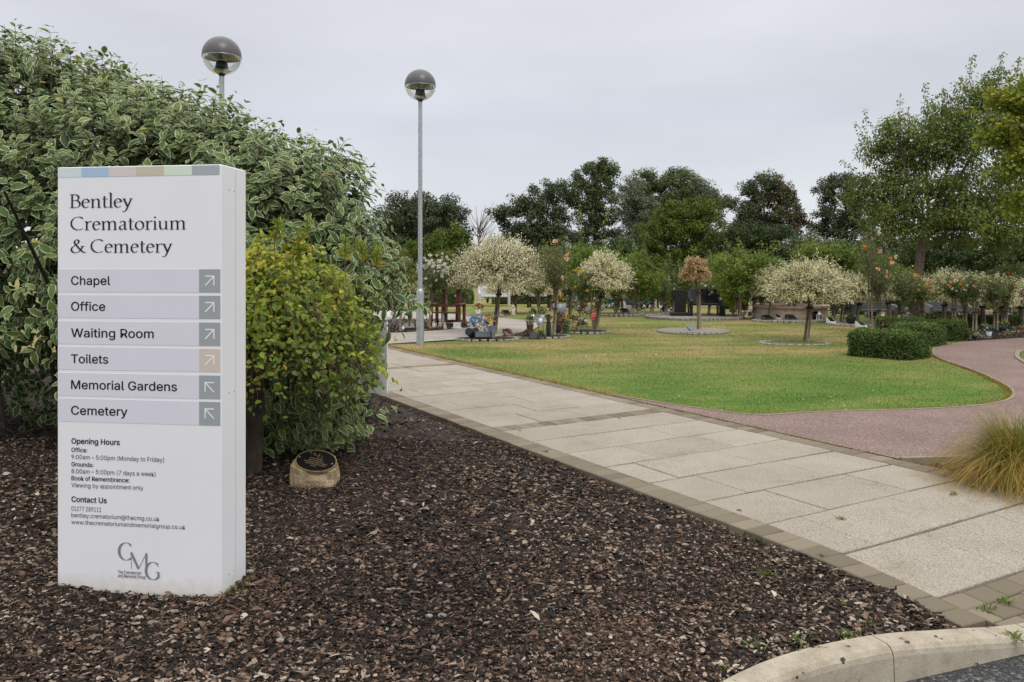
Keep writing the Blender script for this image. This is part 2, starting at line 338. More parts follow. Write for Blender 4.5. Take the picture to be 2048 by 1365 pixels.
class MB:
    def __init__(s): s.v, s.f, s.m, s.s, s.r = [], [], [], [], []
    def add(s, V, Fc, smooth=False, rnd=None, mi=0):
        b = len(s.v); s.v += [tuple(p) for p in V]
        s.r += [random.random() if rnd is None else rnd] * len(V)
        for f in Fc: s.f.append(tuple(b + i for i in f)); s.s.append(smooth); s.m.append(mi)
        return s
    def box(s, c, sz, rz=0, bev=0, rot=None, rnd=None):
        x, y, z = (v / 2 for v in sz); b = min(bev, x * .9, y * .9, z * .9)
        M = rot if rot is not None else Matrix.Rotation(rz, 3, 'Z')
        if b <= 0:
            P = [(-x, -y, -z), (x, -y, -z), (x, y, -z), (-x, y, -z), (-x, -y, z), (x, -y, z), (x, y, z), (-x, y, z)]
            Fc = [(0, 3, 2, 1), (4, 5, 6, 7), (0, 1, 5, 4), (1, 2, 6, 5), (2, 3, 7, 6), (3, 0, 4, 7)]
        else:
            P = []; Fc = []
            ring = lambda xx, yy, cx: [(-xx + cx, -yy), (xx - cx, -yy), (xx, -yy + cx), (xx, yy - cx), (xx - cx, yy), (-xx + cx, yy), (-xx, yy - cx), (-xx, -yy + cx)]
            for zz, ins in ((-z, b), (-z + b, 0), (z - b, 0), (z, b)):
                P += [(px, py, zz) for px, py in ring(x - ins, y - ins, b * .6)]
            for k in range(3):
                for i in range(8):
                    j = (i + 1) % 8; Fc.append((k * 8 + i, k * 8 + j, k * 8 + 8 + j, k * 8 + 8 + i))
            Fc += [tuple(range(7, -1, -1)), tuple(range(24, 32))]
        c = Vector(c)
        return s.add([M @ Vector(p) + c for p in P], Fc, False, rnd)
    def tube(s, pts, rads, n=8, cap=True, smooth=True):
        pts = [Vector(p) for p in pts]
        if not hasattr(rads, '__len__'): rads = [rads] * len(pts)
        V, Fc = [], []; ref = Vector((0, 0, 1)) if abs((pts[-1] - pts[0]).normalized().z) < .9 else Vector((1, 0, 0))
        for i, p in enumerate(pts):
            d = (pts[min(i + 1, len(pts) - 1)] - pts[max(i - 1, 0)]).normalized()
            a = d.cross(ref).normalized(); b = d.cross(a)
            for k in range(n):
                t = 2 * math.pi * k / n; V.append(p + (a * math.cos(t) + b * math.sin(t)) * rads[i])
        for i in range(len(pts) - 1):
            for k in range(n):
                j = (k + 1) % n; Fc.append((i * n + k, i * n + j, (i + 1) * n + j, (i + 1) * n + k))
        s.add(V, Fc, smooth, .5)
        if cap:
            b = len(s.v) - len(V)
            s.f += [tuple(b + k for k in range(n)), tuple(b + (len(pts) - 1) * n + k for k in range(n - 1, -1, -1))]; s.s += [False, False]; s.m += [0, 0]
        return s
    def lathe(s, prof, c=(0, 0, 0), n=20, smooth=True):
        c = Vector(c); V, Fc = [], []
        for r, z in prof:
            for k in range(n):
                t = 2 * math.pi * k / n; V.append(c + Vector((r * math.cos(t), r * math.sin(t), z)))
        for i in range(len(prof) - 1):
            for k in range(n):
                j = (k + 1) % n; Fc.append((i * n + k, i * n + j, (i + 1) * n + j, (i + 1) * n + k))
        return s.add(V, Fc, smooth, .5)
    def prism(s, poly, y0, y1, M=None, c=(0, 0, 0)):
        """poly in (x,z), extruded along y"""
        n = len(poly); M = M or Matrix.Identity(3); c = Vector(c)
        V = [M @ Vector((x, y0, z)) + c for x, z in poly] + [M @ Vector((x, y1, z)) + c for x, z in poly]
        Fc = [tuple(range(n)), tuple(range(2 * n - 1, n - 1, -1))] + [(i, n + i, n + (i + 1) % n, (i + 1) % n) for i in range(n)]
        return s.add(V, Fc, False, .5)
    def ball(s, c, r, n=10, m=7, sq=(1, 1, 1), noise=0, rg=None):
        V, Fc = [], []; c = Vector(c)
        for i in range(m + 1):
            a = math.pi * i / m
            for k in range(n):
                t = 2 * math.pi * k / n; q = r * (1 + (random.uniform(-noise, noise) if noise else 0))
                V.append(c + Vector((math.sin(a) * math.cos(t) * q * sq[0], math.sin(a) * math.sin(t) * q * sq[1], math.cos(a) * q * sq[2])))
        for i in range(m):
            for k in range(n):
                j = (k + 1) % n; Fc.append((i * n + k, i * n + j, (i + 1) * n + j, (i + 1) * n + k)[::-1])
        return s.add(V, Fc, True, None)
    def sheet(s, poly, z=0): return s.add([(x, y, z) for x, y in poly], [tuple(range(len(poly)))], False, .5)
    def build(s, name, mat, parent=None):
        me = bpy.data.meshes.new(name); me.from_pydata(s.v, [], s.f); me.update()
        me.polygons.foreach_set('use_smooth', s.s)
        if any(s.m): me.polygons.foreach_set('material_index', s.m)
        a = me.attributes.new('rnd', 'FLOAT', 'POINT'); a.data.foreach_set('value', s.r)
        for x in ([mat] if isinstance(mat, str) else mat): me.materials.append(MATS[x])
        me.validate(); me.update()
        return link(bpy.data.objects.new(name, me), parent)

# ---------------------------------------------------------------- leaves
T_DIA = (np.array([(0, 0, 0), (.5, -.5, .07), (1, 0, -.06), (.5, .5, .07)], float), np.array([(0, 1, 2), (0, 2, 3)]), np.zeros(4))
T_LEAF = (np.array([(0, 0, 0), (.35, 0, 0), (.7, 0, -.03), (1, 0, -.1), (.3, -.46, .06), (.65, -.38, .03), (.3, .46, .06), (.65, .38, .03)], float),
          np.array([(0, 4, 1), (1, 4, 5), (1, 5, 2), (2, 5, 3), (0, 1, 6), (1, 7, 6), (1, 2, 7), (2, 3, 7)]), np.zeros(8))
_vx = [(0, 0, 0), (.22, 0, .0), (.5, 0, .0), (.78, 0, -.04), (1, 0, -.14),
       (.10, -.22, .02), (.27, -.44, .05), (.5, -.5, .05), (.72, -.38, .02), (.89, -.17, -.06), (.10, .22, .02), (.27, .44, .05), (.5, .5, .05), (.72, .38, .02), (.89, .17, -.06)]
_f = []
for o_, flip in ((5, 0), (10, 1)):
    a, b, c, d, e = range(o_, o_ + 5)
    for t in [(0, a, 1), (1, a, b), (1, b, 2), (2, b, c), (2, c, 3), (3, c, d), (3, d, e), (3, e, 4)]: _f.append(t[::-1] if flip else t)
T_VAR = (np.array(_vx, float), np.array(_f), np.array([.55, 0, 0, 0, .9] + [1.0] * 10))
def unit(a): return a / np.maximum(np.linalg.norm(a, axis=-1, keepdims=True), 1e-9)
def rdir(n): return unit(R.normal(size=(n, 3)))
class Leaves:
    def __init__(s): s.V, s.F, s.r, s.e, s.n = [], [], [], [], 0
    def add(s, T, P, A, N, L, W, rnd, bend=None):
        tv, tf, te = T; n = len(P)
        if n == 0: return s
        A = unit(np.asarray(A, float)); Sd = unit(np.cross(N, A)); N2 = np.cross(A, Sd)
        L = np.broadcast_to(np.asarray(L, float), (n,)); W = np.broadcast_to(np.asarray(W, float), (n,))
        zz = tv[None, :, 2] * np.ones((n, 1))
        if bend is not None: zz = zz - bend[:, None] * tv[None, :, 0] ** 2
        V = (P[:, None, :] + (tv[None, :, 0] * L[:, None])[..., None] * A[:, None, :] + (tv[None, :, 1] * W[:, None])[..., None] * Sd[:, None, :]
             + (zz * L[:, None])[..., None] * N2[:, None, :])
        k = len(tv)
        s.V.append(V.reshape(-1, 3)); s.F.append((tf[None] + (s.n + np.arange(n) * k)[:, None, None]).reshape(-1, tf.shape[1]))
        s.r.append(np.repeat(np.clip(rnd, 0, 1), k)); s.e.append(np.tile(te, n)); s.n += n * k
        return s
    def build(s, name, mat, parent=None, edge=False):
        at = {'rnd': np.concatenate(s.r)}
        if edge: at['edge'] = np.concatenate(s.e)
        return np_mesh(name, np.concatenate(s.V), np.concatenate(s.F), mat, parent, at)
def sticks(name, P0, P1, r, mat, parent, P2=None):
    """many thin three-sided twigs in one part"""
    P0 = np.asarray(P0, float); P1 = np.asarray(P1, float); n = len(P0)
    pts = [P0, P1] if P2 is None else [P0, P1, P2]
    d = unit(pts[-1] - P0); a = unit(np.cross(d, np.array([.31, .2, .93]))); b = np.cross(d, a)
    r = np.broadcast_to(np.asarray(r, float), (n,))
    V = []
    for j, p in enumerate(pts):
        rr = r * (1 - .6 * j / (len(pts) - 1))
        for k in range(3):
            t = 2 * math.pi * k / 3; V.append(p + (a * math.cos(t) + b * math.sin(t)) * rr[:, None])
    V = np.stack(V, 1); m = V.shape[1]; Fc = []
    for j in range(len(pts) - 1):
        for k in range(3): q = (k + 1) % 3; Fc.append((j * 3 + k, j * 3 + q, j * 3 + 3 + q, j * 3 + 3 + k))
    Fc = np.array(Fc)
    return np_mesh(name, V.reshape(-1, 3), (Fc[None] + (np.arange(n) * m)[:, None, None]).reshape(-1, 4), mat, parent, {'rnd': np.full(n * m, .5)})
def pip(X, Y, poly):
    ins = np.zeros(X.shape, bool); n = len(poly)
    for i in range(n):
        x1, y1 = poly[i]; x2, y2 = poly[(i + 1) % n]
        if y1 == y2: continue
        c = ((y1 > Y) != (y2 > Y)) & (X < (x2 - x1) * (Y - y1) / (y2 - y1) + x1); ins ^= c
    return ins
def wob(X, Y, f, seed):
    q = np.random.default_rng(seed); o = np.zeros_like(X)
    for _ in range(7):
        a, p = q.uniform(0, 6.28, 2); k = f * q.uniform(.6, 1.7); o += np.sin((X * math.cos(a) + Y * math.sin(a)) * k + p)
    return o / 7
def smooth01(x): x = np.clip(x, 0, 1); return x * x * (3 - 2 * x)
def catmull(P, n=6):
    P = [Vector(p) for p in P]; o = []
    for i in range(len(P) - 1):
        a, b, c, d = P[max(i - 1, 0)], P[i], P[i + 1], P[min(i + 2, len(P) - 1)]
        for k in range(n):
            t = k / n; o.append(.5 * ((2 * b) + (c - a) * t + (2 * a - 5 * b + 4 * c - d) * t * t + (3 * b - a - 3 * c + d) * t ** 3))
    return o + [P[-1]]

# ================================================================ SETTING
PO = np.array((.027, 7.283)); PD = np.array((-.507, .862)); PN = np.array((.862, .507))     # slab path: left outer edge, along, across
def st(s, t): p = PO + PD * s + PN * t; return float(p[0]), float(p[1])
def path_t(X, Y): return (X - PO[0]) * PN[0] + (Y - PO[1]) * PN[1]
def path_s(X, Y): return (X - PO[0]) * PD[0] + (Y - PO[1]) * PD[1]
KERB = [(-2.6, .2), (-1.2, 1.35), (-.1, 2.28), (.40, 2.74), (.805, 3.09), (1.136, 3.315), (1.58, 3.511), (2.0, 3.665), (2.456, 3.83), (3.3, 4.13), (4.6, 4.55), (7, 5.3), (12, 6.6)]
KZ = [0, 0, 0, 0, 0, 0, -.012, -.055, -.10, -.11, -.11, -.11, -.11]
KC = catmull([(x, y, z) for (x, y), z in zip(KERB, KZ)], 8)
KX = np.array([p.x for p in KC]); KY = np.array([p.y for p in KC]); KZZ = np.array([p.z for p in KC])
def kerb_y(X): return np.interp(X, KX, KY)
def kerb_z(X): return np.interp(X, KX, KZZ)
def dipz(X, Y):      # the pavement ramps down to the dropped kerb
    return kerb_z(X) * smooth01(1 - (Y - kerb_y(X)) / 1.5)
tag(MB().sheet([(-900, -40), (900, -40), (900, 1500), (-900, 1500)], -.3).build('ground', 'far_ground'), kind='structure')

# lawn: a fine sheet so that its edges can be dry
RED = [st(-2.15, 2.5), st(1.92, 2.5), gp(1480, 829), gp(1600, 827), gp(1700, 823), gp(1830, 820), gp(1950, 813), gp(2010, 803), gp(2028, 788), gp(2010, 770), gp(1950, 742), gp(1890, 722), gp(1868, 710), gp(1868, 697),
       gp(1900, 690), gp(1950, 683), gp(2048, 677), gp(2200, 674), (21, 19.5), (21, 16.2), gp(2130, 708), gp(2048, 703), gp(2034, 714), gp(2048, 726), gp(2090, 750), gp(2110, 790), gp(2090, 830), (6.9, 7.3), (5.4, 6.85), gp(1925, 917)]
GREY = [gp(700, 693), gp(785, 688), gp(850, 684), gp(925, 679), gp(985, 675), gp(1030, 668), gp(1065, 661), gp(1080, 652), gp(1070, 643), gp(1020, 638), gp(960, 634), gp(900, 629), gp(820, 624), gp(700, 621), gp(450, 625), gp(450, 680)]
def lawn():
    xs = np.concatenate([np.arange(-8, 14, .16), np.arange(14, 60, 2)]); xs = np.concatenate([[-200, -60, -30, -15], xs, [80, 200]])
    ys = np.concatenate([np.arange(7.0, 22, .16), np.arange(22, 60, 1.0), [70, 90, 130, 220, 400]])
    X, Y = np.meshgrid(xs, ys); t = path_t(X, Y)
    keep = ((t > .6) | (Y > 15.5))
    dry = smooth01(1 - (t - 2.5) / (.55 + .25 * wob(X, Y, 3, 3))) * (Y < 19) * (.45 + .5 * wob(X, Y, 2.0, 5) + .25)
    # a worn rim along the red path and round the hedge foot
    for (qx, qy) in RED[2:14]:
        dd = np.hypot(X - qx, Y - qy); dry = np.maximum(dry, .45 * smooth01(1 - dd / .55))
    Z = -.02 + .02 * wob(X, Y, .8, 9) * (Y < 60)
    n0, n1 = X.shape; idx = np.arange(n0 * n1).reshape(n0, n1)
    q = np.stack([idx[:-1, :-1], idx[:-1, 1:], idx[1:, 1:], idx[1:, :-1]], -1).reshape(-1, 4)
    kq = keep.ravel()[q].all(1)
    o = np_mesh('lawn', np.stack([X, Y, Z], -1).reshape(-1, 3), q[kq], 'lawn_grass', None, {'dry': np.clip(dry, 0, .85).ravel()}, True)
    tag(o, kind='structure')
    # short mown blades, nearest lawn first
    n = 150000
    u = R.random(n); Yb = 8.6 * (24 / 8.6) ** u; Xb = (R.random(n) * 1.35 - .37) * Yb * .72
    tb = path_t(Xb, Yb); ok = (tb > 2.53) & ~pip(Xb, Yb, RED) & ~pip(Xb, Yb, GREY)
    Xb, Yb = Xb[ok], Yb[ok]; n = len(Xb)
    P = np.stack([Xb, Yb, -.02 + .02 * wob(Xb, Yb, .8, 9)], -1)
    A = unit(np.stack([R.normal(size=n) * .45, R.normal(size=n) * .45, np.ones(n)], -1)); N = rdir(n)
    hgt = R.uniform(.010, .026, n) * (1 + .5 * (wob(Xb, Yb, 2.5, 12)))
    Lf = Leaves().add((np.array([(0, -.5, 0), (0, .5, 0), (1, 0, .2)], float), np.array([(0, 1, 2)]), np.zeros(3)), P, A, N, hgt, R.uniform(.004, .008, n) * (Yb / 11), R.random(n))
    tag(Lf.build('grass', 'lawn_grass'), 'short mown grass blades on the lawn', 'grass', kind='stuff')
lawn()
def lawn_litter():
    n = 420; Y = 9 * (24 / 9) ** R.random(n); X = R.uniform(-.15, .75, n) * Y; ok = (path_t(X, Y) > 2.6) & ~pip(X, Y, RED) & ~pip(X, Y, GREY); X, Y = X[ok], Y[ok]; n = len(X)
    Lf = Leaves().add(T_LEAF, np.stack([X, Y, .012 + 0 * X], -1), unit(R.normal(size=(n, 3)) * (1, 1, .2)), unit(R.normal(size=(n, 3)) * .3 + (0, 0, 1)), R.uniform(.02, .05, n), R.uniform(.012, .026, n), R.uniform(.8, 1, n), R.uniform(-.2, .3, n))
    tag(Lf.build('lawn_leaves', 'bark_chip'), 'small pale dead leaves dotted over the lawn', 'leaves', kind='stuff')
    # longer dry tufts along the paving edge and the red path rim
    n = 9000; sA = R.uniform(-2, 13, n); tA = 2.50 + np.abs(R.normal(size=n)) * .05 - .015; X = PO[0] + PD[0] * sA + PN[0] * tA; Y = PO[1] + PD[1] * sA + PN[1] * tA; ok = ~pip(X, Y, RED)
    E_ = np.array(RED[1:14]); k = R.integers(0, len(E_) - 1, n); f = R.random(n)[:, None]; Q = E_[k] * (1 - f) + E_[k + 1] * f; Q = Q + R.normal(size=(n, 2)) * .03; ok2 = ~pip(Q[:, 0], Q[:, 1], RED)
    X = np.concatenate([X[ok], Q[ok2, 0]]); Y = np.concatenate([Y[ok], Q[ok2, 1]]); n = len(X)
    A = unit(np.stack([R.normal(size=n) * .7 - .2, R.normal(size=n) * .7 - .2, np.ones(n)], -1))
    Lf = Leaves().add((np.array([(0, -.5, 0), (0, .5, 0), (1, 0, .2)], float), np.array([(0, 1, 2)]), np.zeros(3)), np.stack([X, Y, -.015 + 0 * X], -1), A, rdir(n), R.uniform(.025, .065, n), R.uniform(.005, .010, n), np.where(R.random(n) < .5, R.uniform(.1, .4, n), R.uniform(.4, .7, n)))
    tag(Lf.build('edge_grass', 'moor_grass'), 'longer straw-coloured grass along the path edges', 'grass', kind='stuff')
lawn_litter()

# tarmac paths and their edging strips
def sheet_with_drop(name, poly, z, mat, dip=False):
    m = MB(); m.sheet(poly, z); return tag(m.build(name, mat), kind='structure')
sheet_with_drop('red_path', RED, .006, 'red_tarmac')
sheet_with_drop('grey_path', GREY, .006, 'grey_tarmac')
def strip(m, pts, w, z0, z1):
    P = [Vector((x, y)) for x, y in pts]
    for i in range(len(P) - 1):
        d = (P[i + 1] - P[i]); L = d.length; c = (P[i] + P[i + 1]) / 2
        m.box((c.x, c.y, (z0 + z1) / 2), (L, w, z1 - z0), math.atan2(d.y, d.x))
def c2(pts, n=5): return [(p.x, p.y) for p in catmull([(x, y, 0) for x, y in pts], n)]
m = MB(); strip(m, c2(RED[1:14], 4), .036, -.1, .014); strip(m, c2(RED[14:18], 3), .036, -.1, .012); strip(m, c2(RED[20:27], 4), .07, -.1, .03); strip(m, c2([RED[0], RED[-1], RED[-2], RED[-3]], 4), .05, -.16, .022)
tag(m.build('path_edging', 'edging_concrete'), kind='structure')

# slab path with block borders
def clear(s0, s1, t0, t1): return all(y > float(kerb_y(x)) - .105 for x, y in (st(a, b) for a in (s0, s1) for b in (t0, t1)))
def pave(m, s0, s1, t0, t1, z, bev, th=.07):
    if m is blocks and not clear(s0, s1, t0, t1): return
    rnd = random.random(); P = []; dz = [random.uniform(-.0018, .0018) for _ in range(2)]
    tilt = random.uniform(-.0022, .0022)
    for zz, ins in ((-th, 0), (-bev, 0), (0, bev)):
        for a, b in ((s0 + ins, t0 + ins), (s0 + ins, t1 - ins), (s1 - ins, t1 - ins), (s1 - ins, t0 + ins)):
            x, y = st(a, b); P.append((x, y, z + zz + dz[0] + (tilt if b > (t0 + t1) / 2 else -tilt) + float(dipz(x, y))))
    Fc = [(8, 9, 10, 11)[::-1]]
    for k in (0, 4):
        for i in range(4): j = (i + 1) % 4; Fc.append((k + i, k + j, k + 4 + j, k + 4 + i)[::-1])
    m.add(P, Fc, False, rnd)
slabs, blocks = MB(), MB()
BANDS = [(.6, .8), (5.8, 6.0), (11.0, 11.2)]
spans = [(-3.87, .6, 8), (.8, 5.8, 9), (6.0, 11.0, 9), (11.2, 16.6, 9)]
pats = [[.9, .6, .6], [.6, .9, .6], [.6, .6, .9], [.45, .9, .75], [.75, .75, .6], [.3, .9, .9]]
last = None
for a, b, n in spans:
    w = (b - a) / n
    for i in range(n):
        pt = random.choice([p for p in pats if p is not last]); last = pt; t = .205
        for q in pt:
            g = random.uniform(.0075, .014)
            pave(slabs, a + i * w + g, a + (i + 1) * w - g, t + .003, t + q * 2.09 / 2.1 - .003, 0, .004); t += q * 2.09 / 2.1
for a, b in BANDS:
    t = .205
    while t < 2.29: pave(blocks, a + .003, b - .003, t + .0025, min(t + .1305, 2.295) - .0025, .001, .005); t += .1305
for side in (0, 1):
    s_ = -5.6
    while s_ < 16.6:
        t0, t1 = ((.002, .2), (2.3, 2.498))[side]
        x, y = st(s_ + .065, (t0 + t1) / 2)
        if y > float(kerb_y(x)) - .11: pave(blocks, s_ + .0025, s_ + .1325, t0, t1, .001, .006)
        s_ += .135
for r in range(9):                        # rows of blocks between the last slabs and the kerb
    b = -3.873 - r * .135; t = .205 - (r % 2) * .1
    while t < 2.29:
        x, y = st(b - .065, t + .1)
        if y > float(kerb_y(x)) - .13: pave(blocks, b - .132, b - .003, max(t, .203) + .002, min(t + .2, 2.295) - .002, .001, .006)
        t += .2
tag(slabs.build('slab_path', 'paving_slab'), kind='structure')
tag(blocks.build('block_border', 'paving_block'), kind='structure')
m = MB()
for i in range(110):                       # bedding seen in the joints
    for q in range(10):
        s0, s1, t0, t1 = -6 + i * .21, -6 + (i + 1) * .21, .01 + q * .248, .01 + (q + 1) * .248; P = []
        for a, b in ((s0, t0), (s0, t1), (s1, t1), (s1, t0)):
            x, y = st(a, b); P.append((x, y, -.030 + float(dipz(x, y))))
        if all(p[1] > float(kerb_y(p[0])) - .08 for p in P): m.add(P, [(0, 1, 2, 3)], False, .5)
tag(m.build('path_bedding', 'joint_soil'), kind='structure')

# kerb and road
def kerb():
    m = MB(); L = 0; seg = []; segs = []
    joint = Vector((1.58, 3.511)); pts = KC; acc = [0]
    for i in range(1, len(pts)): acc.append(acc[-1] + (pts[i].xy - pts[i - 1].xy).length)
    acc = np.array(acc); ji = min(range(len(pts)), key=lambda i: (pts[i].xy - joint).length); L0 = acc[ji]
    ax = lambda l: Vector((np.interp(l, acc, KX), np.interp(l, acc, KY), np.interp(l, acc, KZZ)))
    k = -4
    while L0 + k * .88 < acc[-1] - .9:
        a, b = L0 + k * .88 + .003, L0 + (k + 1) * .88 - .003; k += 1
        if a < 0: continue
        V, n = [], 9
        prof = [(0, -.3), (0, -.006), (.006, 0), (.085, -.001), (.105, -.008), (.120, -.024), (.126, -.045), (.135, -.3)]
        for i in range(n):
            l = a + (b - a) * i / (n - 1); p = ax(l); d = (ax(l + .01) - ax(l - .01)); d.z = 0; d.normalize(); nrm = Vector((d.y, -d.x, 0))
            for o, z in prof: V.append(p + nrm * o + Vector((0, 0, z + .004)))
        q = len(prof); Fc = [(i * q + j, (i + 1) * q + j, (i + 1) * q + j + 1, i * q + j + 1) for i in range(n - 1) for j in range(q - 1)]
        Fc += [tuple(range(q)), tuple((n - 1) * q + j for j in range(q - 1, -1, -1))]
        m.add(V, Fc, False)
    tag(m.build('kerb', 'kerb_concrete'), kind='structure')
    m = MB(); X = np.linspace(-2.6, 12, 60)
    V = [(x, float(kerb_y(x)) - .03, -.165) for x in X] + [(x, -14, -.165) for x in X]
    m.add(V, [(i, 60 + i, 61 + i, i + 1) for i in range(59)]); m.sheet([(-40, -14), (-2.6, -14), (-2.6, .17), (-40, -6)], -.165)
    tag(m.build('road', 'road_asphalt'), kind='structure')
kerb()

# mulch bed: bumpy soil plus tens of thousands of real bark chips
SIGN_A, SIGN_B = np.array((-2.244, 3.933)), np.array((-1.392, 3.816))
def mulch_z(X, Y):
    t = path_t(X, Y)
    z = -.035 + .04 * smooth01((-t - .1) / 1.2) + .018 * wob(X, Y, 2.6, 21) + .008 * wob(X, Y, 9, 22)
    z = z + .055 * np.exp(-(((X + 2.36) / .38) ** 2 + ((Y - 4.0) / .4) ** 2)) + .02 * np.exp(-(((X + 1.3) / .3) ** 2 + ((Y - 3.9) / .3) ** 2))
    k = smooth01(1 - (Y - kerb_y(X)) / .35)
    return z * (1 - k) + (-.022 + kerb_z(X)) * k
def mulch():
    xs = np.arange(-9, 4.2, .06); ys = np.arange(.3, 13.5, .06); X, Y = np.meshgrid(xs, ys); t = path_t(X, Y)
    keep = (t < .12) & (Y > kerb_y(X) - .03)
    Z = mulch_z(X, Y); Z = np.where(t > -.03, np.minimum(Z, -.06 + dipz(X, Y)), Z)
    n0, n1 = X.shape; idx = np.arange(n0 * n1).reshape(n0, n1)
    q = np.stack([idx[:-1, :-1], idx[:-1, 1:], idx[1:, 1:], idx[1:, :-1]], -1).reshape(-1, 4)
    tag(np_mesh('mulch_bed', np.stack([X, Y, Z], -1).reshape(-1, 3), q[keep.ravel()[q].all(1)], 'mulch_soil', None, None, True), kind='structure')
    # second mulch corner by the ornamental grass
    xs = np.arange(2.2, 12, .08); ys = np.arange(4, 9.2, .08); X, Y = np.meshgrid(xs, ys); t = path_t(X, Y)
    keep2 = (t > 2.44) & (Y > kerb_y(X) - .06) & ~pip(X, Y, RED)
    n0, n1 = X.shape; idx = np.arange(n0 * n1).reshape(n0, n1)
    q = np.stack([idx[:-1, :-1], idx[:-1, 1:], idx[1:, 1:], idx[1:, :-1]], -1).reshape(-1, 4)
    tag(np_mesh('mulch_corner', np.stack([X, Y, -.055 + .012 * wob(X, Y, 5, 2) + dipz(X, Y)], -1).reshape(-1, 3), q[keep2.ravel()[q].any(1)], 'mulch_soil', None, None, True), kind='structure')
    hexa = [(math.cos(k * math.pi / 3 + .2) * .5, math.sin(k * math.pi / 3 + .2) * .5) for k in range(6)]
    tv = np.array([(x, y * 1.0, 0) for x, y in hexa] + [(x * .8, y * .74, .5) for x, y in hexa]); tv[7, 2] = .75; tv[10, 2] = .3; tv[8, 0] *= 1.15
    tf = np.array([(i, (i + 1) % 6, 6 + (i + 1) % 6, 6 + i) for i in range(6)] + [(6, 7, 8, 9), (9, 10, 11, 6)])
    T = (tv, tf, np.zeros(12)); Lf = Leaves()
    for (n, y0, y1, l0, l1) in ((95000, 2.3, 4.6, .011, .034), (70000, 4.2, 7.6, .015, .040), (24000, 7.0, 12.5, .022, .046)):
        n = int(n); Yc = y0 + (y1 - y0) * R.random(n); Xc = R.uniform(-.70, .62, n) * (Yc + .5)
        tt = path_t(Xc, Yc)
        ok = ((tt < -.012) & (Yc > kerb_y(Xc) + .015)) | ((tt > 2.51) & (Yc > kerb_y(Xc) + .1) & ~pip(Xc, Yc, RED) & (Yc < 9) & (Xc < 9))
        fs = ((Xc - SIGN_A[0]) * .852 + (Yc - SIGN_A[1]) * -.117) / .86; fn = (Xc - SIGN_A[0]) * .136 + (Yc - SIGN_A[1]) * .99
        ok &= ~((fs > -.01) & (fs < .87) & (fn > -.01) & (fn < .25))
        Xc, Yc, tt = Xc[ok], Yc[ok], tt[ok]; n = len(Xc)
        zz = np.where(tt < 1, mulch_z(Xc, Yc), -.05 + dipz(Xc, Yc))
        rnd = R.random(n) ** 1.45 * .86 - .02 + .11 * wob(Xc, Yc, 2.2, 31) + .09 * smooth01((4.4 - Yc) / 1.4) + .05
        rnd = np.where(R.random(n) < .022, R.uniform(.8, .97, n), rnd)
        # rusty drifts of fresh bark
        rnd = rnd + .15 * wob(Xc, Yc, 1.1, 91) + .06 * wob(Xc, Yc, 5, 92); red = (wob(Xc, Yc, 1.7, 44) > .22) & (R.random(n) < .35); rnd = np.where(red, R.uniform(.50, .72, n), rnd)
        L = R.uniform(l0, l1, n) * R.uniform(.55, 1.25, n) * (1 + .35 * wob(Xc, Yc, 3, 93)); lng = R.random(n) < .27; L = np.where(lng, L * R.uniform(1.4, 2.6, n), L); W = L * np.where(lng, R.uniform(.06, .16, n), R.uniform(.3, .8, n))
        az = R.normal(size=n) * .9; A = np.stack([np.cos(az), np.sin(az), R.normal(size=n) * .22], -1)
        N = unit(np.stack([R.normal(size=n) * .33, R.normal(size=n) * .33, np.ones(n)], -1))
        P = np.stack([Xc, Yc, zz + R.uniform(-.003, .016, n)], -1)
        A = unit(A); Sd = unit(np.cross(N, A)); N2 = np.cross(A, Sd); Th = R.uniform(.003, .008, n)
        V = (P[:, None] + (tv[None, :, 0] * L[:, None])[..., None] * A[:, None] + (tv[None, :, 1] * W[:, None])[..., None] * Sd[:, None] + (tv[None, :, 2] * Th[:, None])[..., None] * N2[:, None])
        V += R.normal(size=V.shape) * (L * .05)[:, None, None]
        Lf.V.append(V.reshape(-1, 3)); Lf.F.append((tf[None] + (Lf.n + np.arange(n) * 12)[:, None, None]).reshape(-1, 4)); Lf.r.append(np.repeat(np.clip(rnd, 0, 1), 12)); Lf.n += n * 12
    tag(Lf.build('bark_mulch', 'bark_chip'), 'loose dark brown bark chips covering the planting bed', 'mulch', kind='stuff')
    # pebbles and scattered dead leaves lying in the mulch
    m = MB()
    for px, py in [(1205 - 1000, 1213), (590, 1155), (278, 1248), (858, 1237), (884, 1237), (305, 1258), (350, 1238), (1240, 1160), (320, 1300), (805, 1010), (500, 1160), (460, 1290), (715, 1130), (560, 1290), (900, 1180), (248, 1225), (620, 1240), (1050, 1210), (1320, 1200)]:
        x, y = gp(px, py); m.ball((x, y, float(mulch_z(np.array(x), np.array(y))) + .012), random.uniform(.010, .017), 8, 6, (1.4, 1, .75), .08)
    tag(m.build('pebbles', 'pale_stone'), 'small pale pebbles lying among the bark chips', 'pebbles', kind='stuff')
    n = 420; Yc = R.uniform(2.6, 9.5, n); Xc = R.uniform(-.66, .5, n) * Yc; ok = (path_t(Xc, Yc) < -.05) & (Yc > kerb_y(Xc) + .05); Xc, Yc = Xc[ok], Yc[ok]; n = len(Xc)
    Lf = Leaves().add(T_LEAF, np.stack([Xc, Yc, mulch_z(Xc, Yc) + .02], -1), np.stack([R.normal(size=n), R.normal(size=n), R.normal(size=n) * .2], -1), unit(np.stack([R.normal(size=n) * .4, R.normal(size=n) * .4, np.ones(n)], -1)), R.uniform(.03, .075, n), R.uniform(.015, .035, n), R.uniform(.55, 1, n), R.uniform(-.3, .4, n))
    tag(Lf.build('fallen_leaves', 'bark_chip'), 'dry fallen leaves scattered over the bark chips', 'leaves', kind='stuff')
    Lf = Leaves()
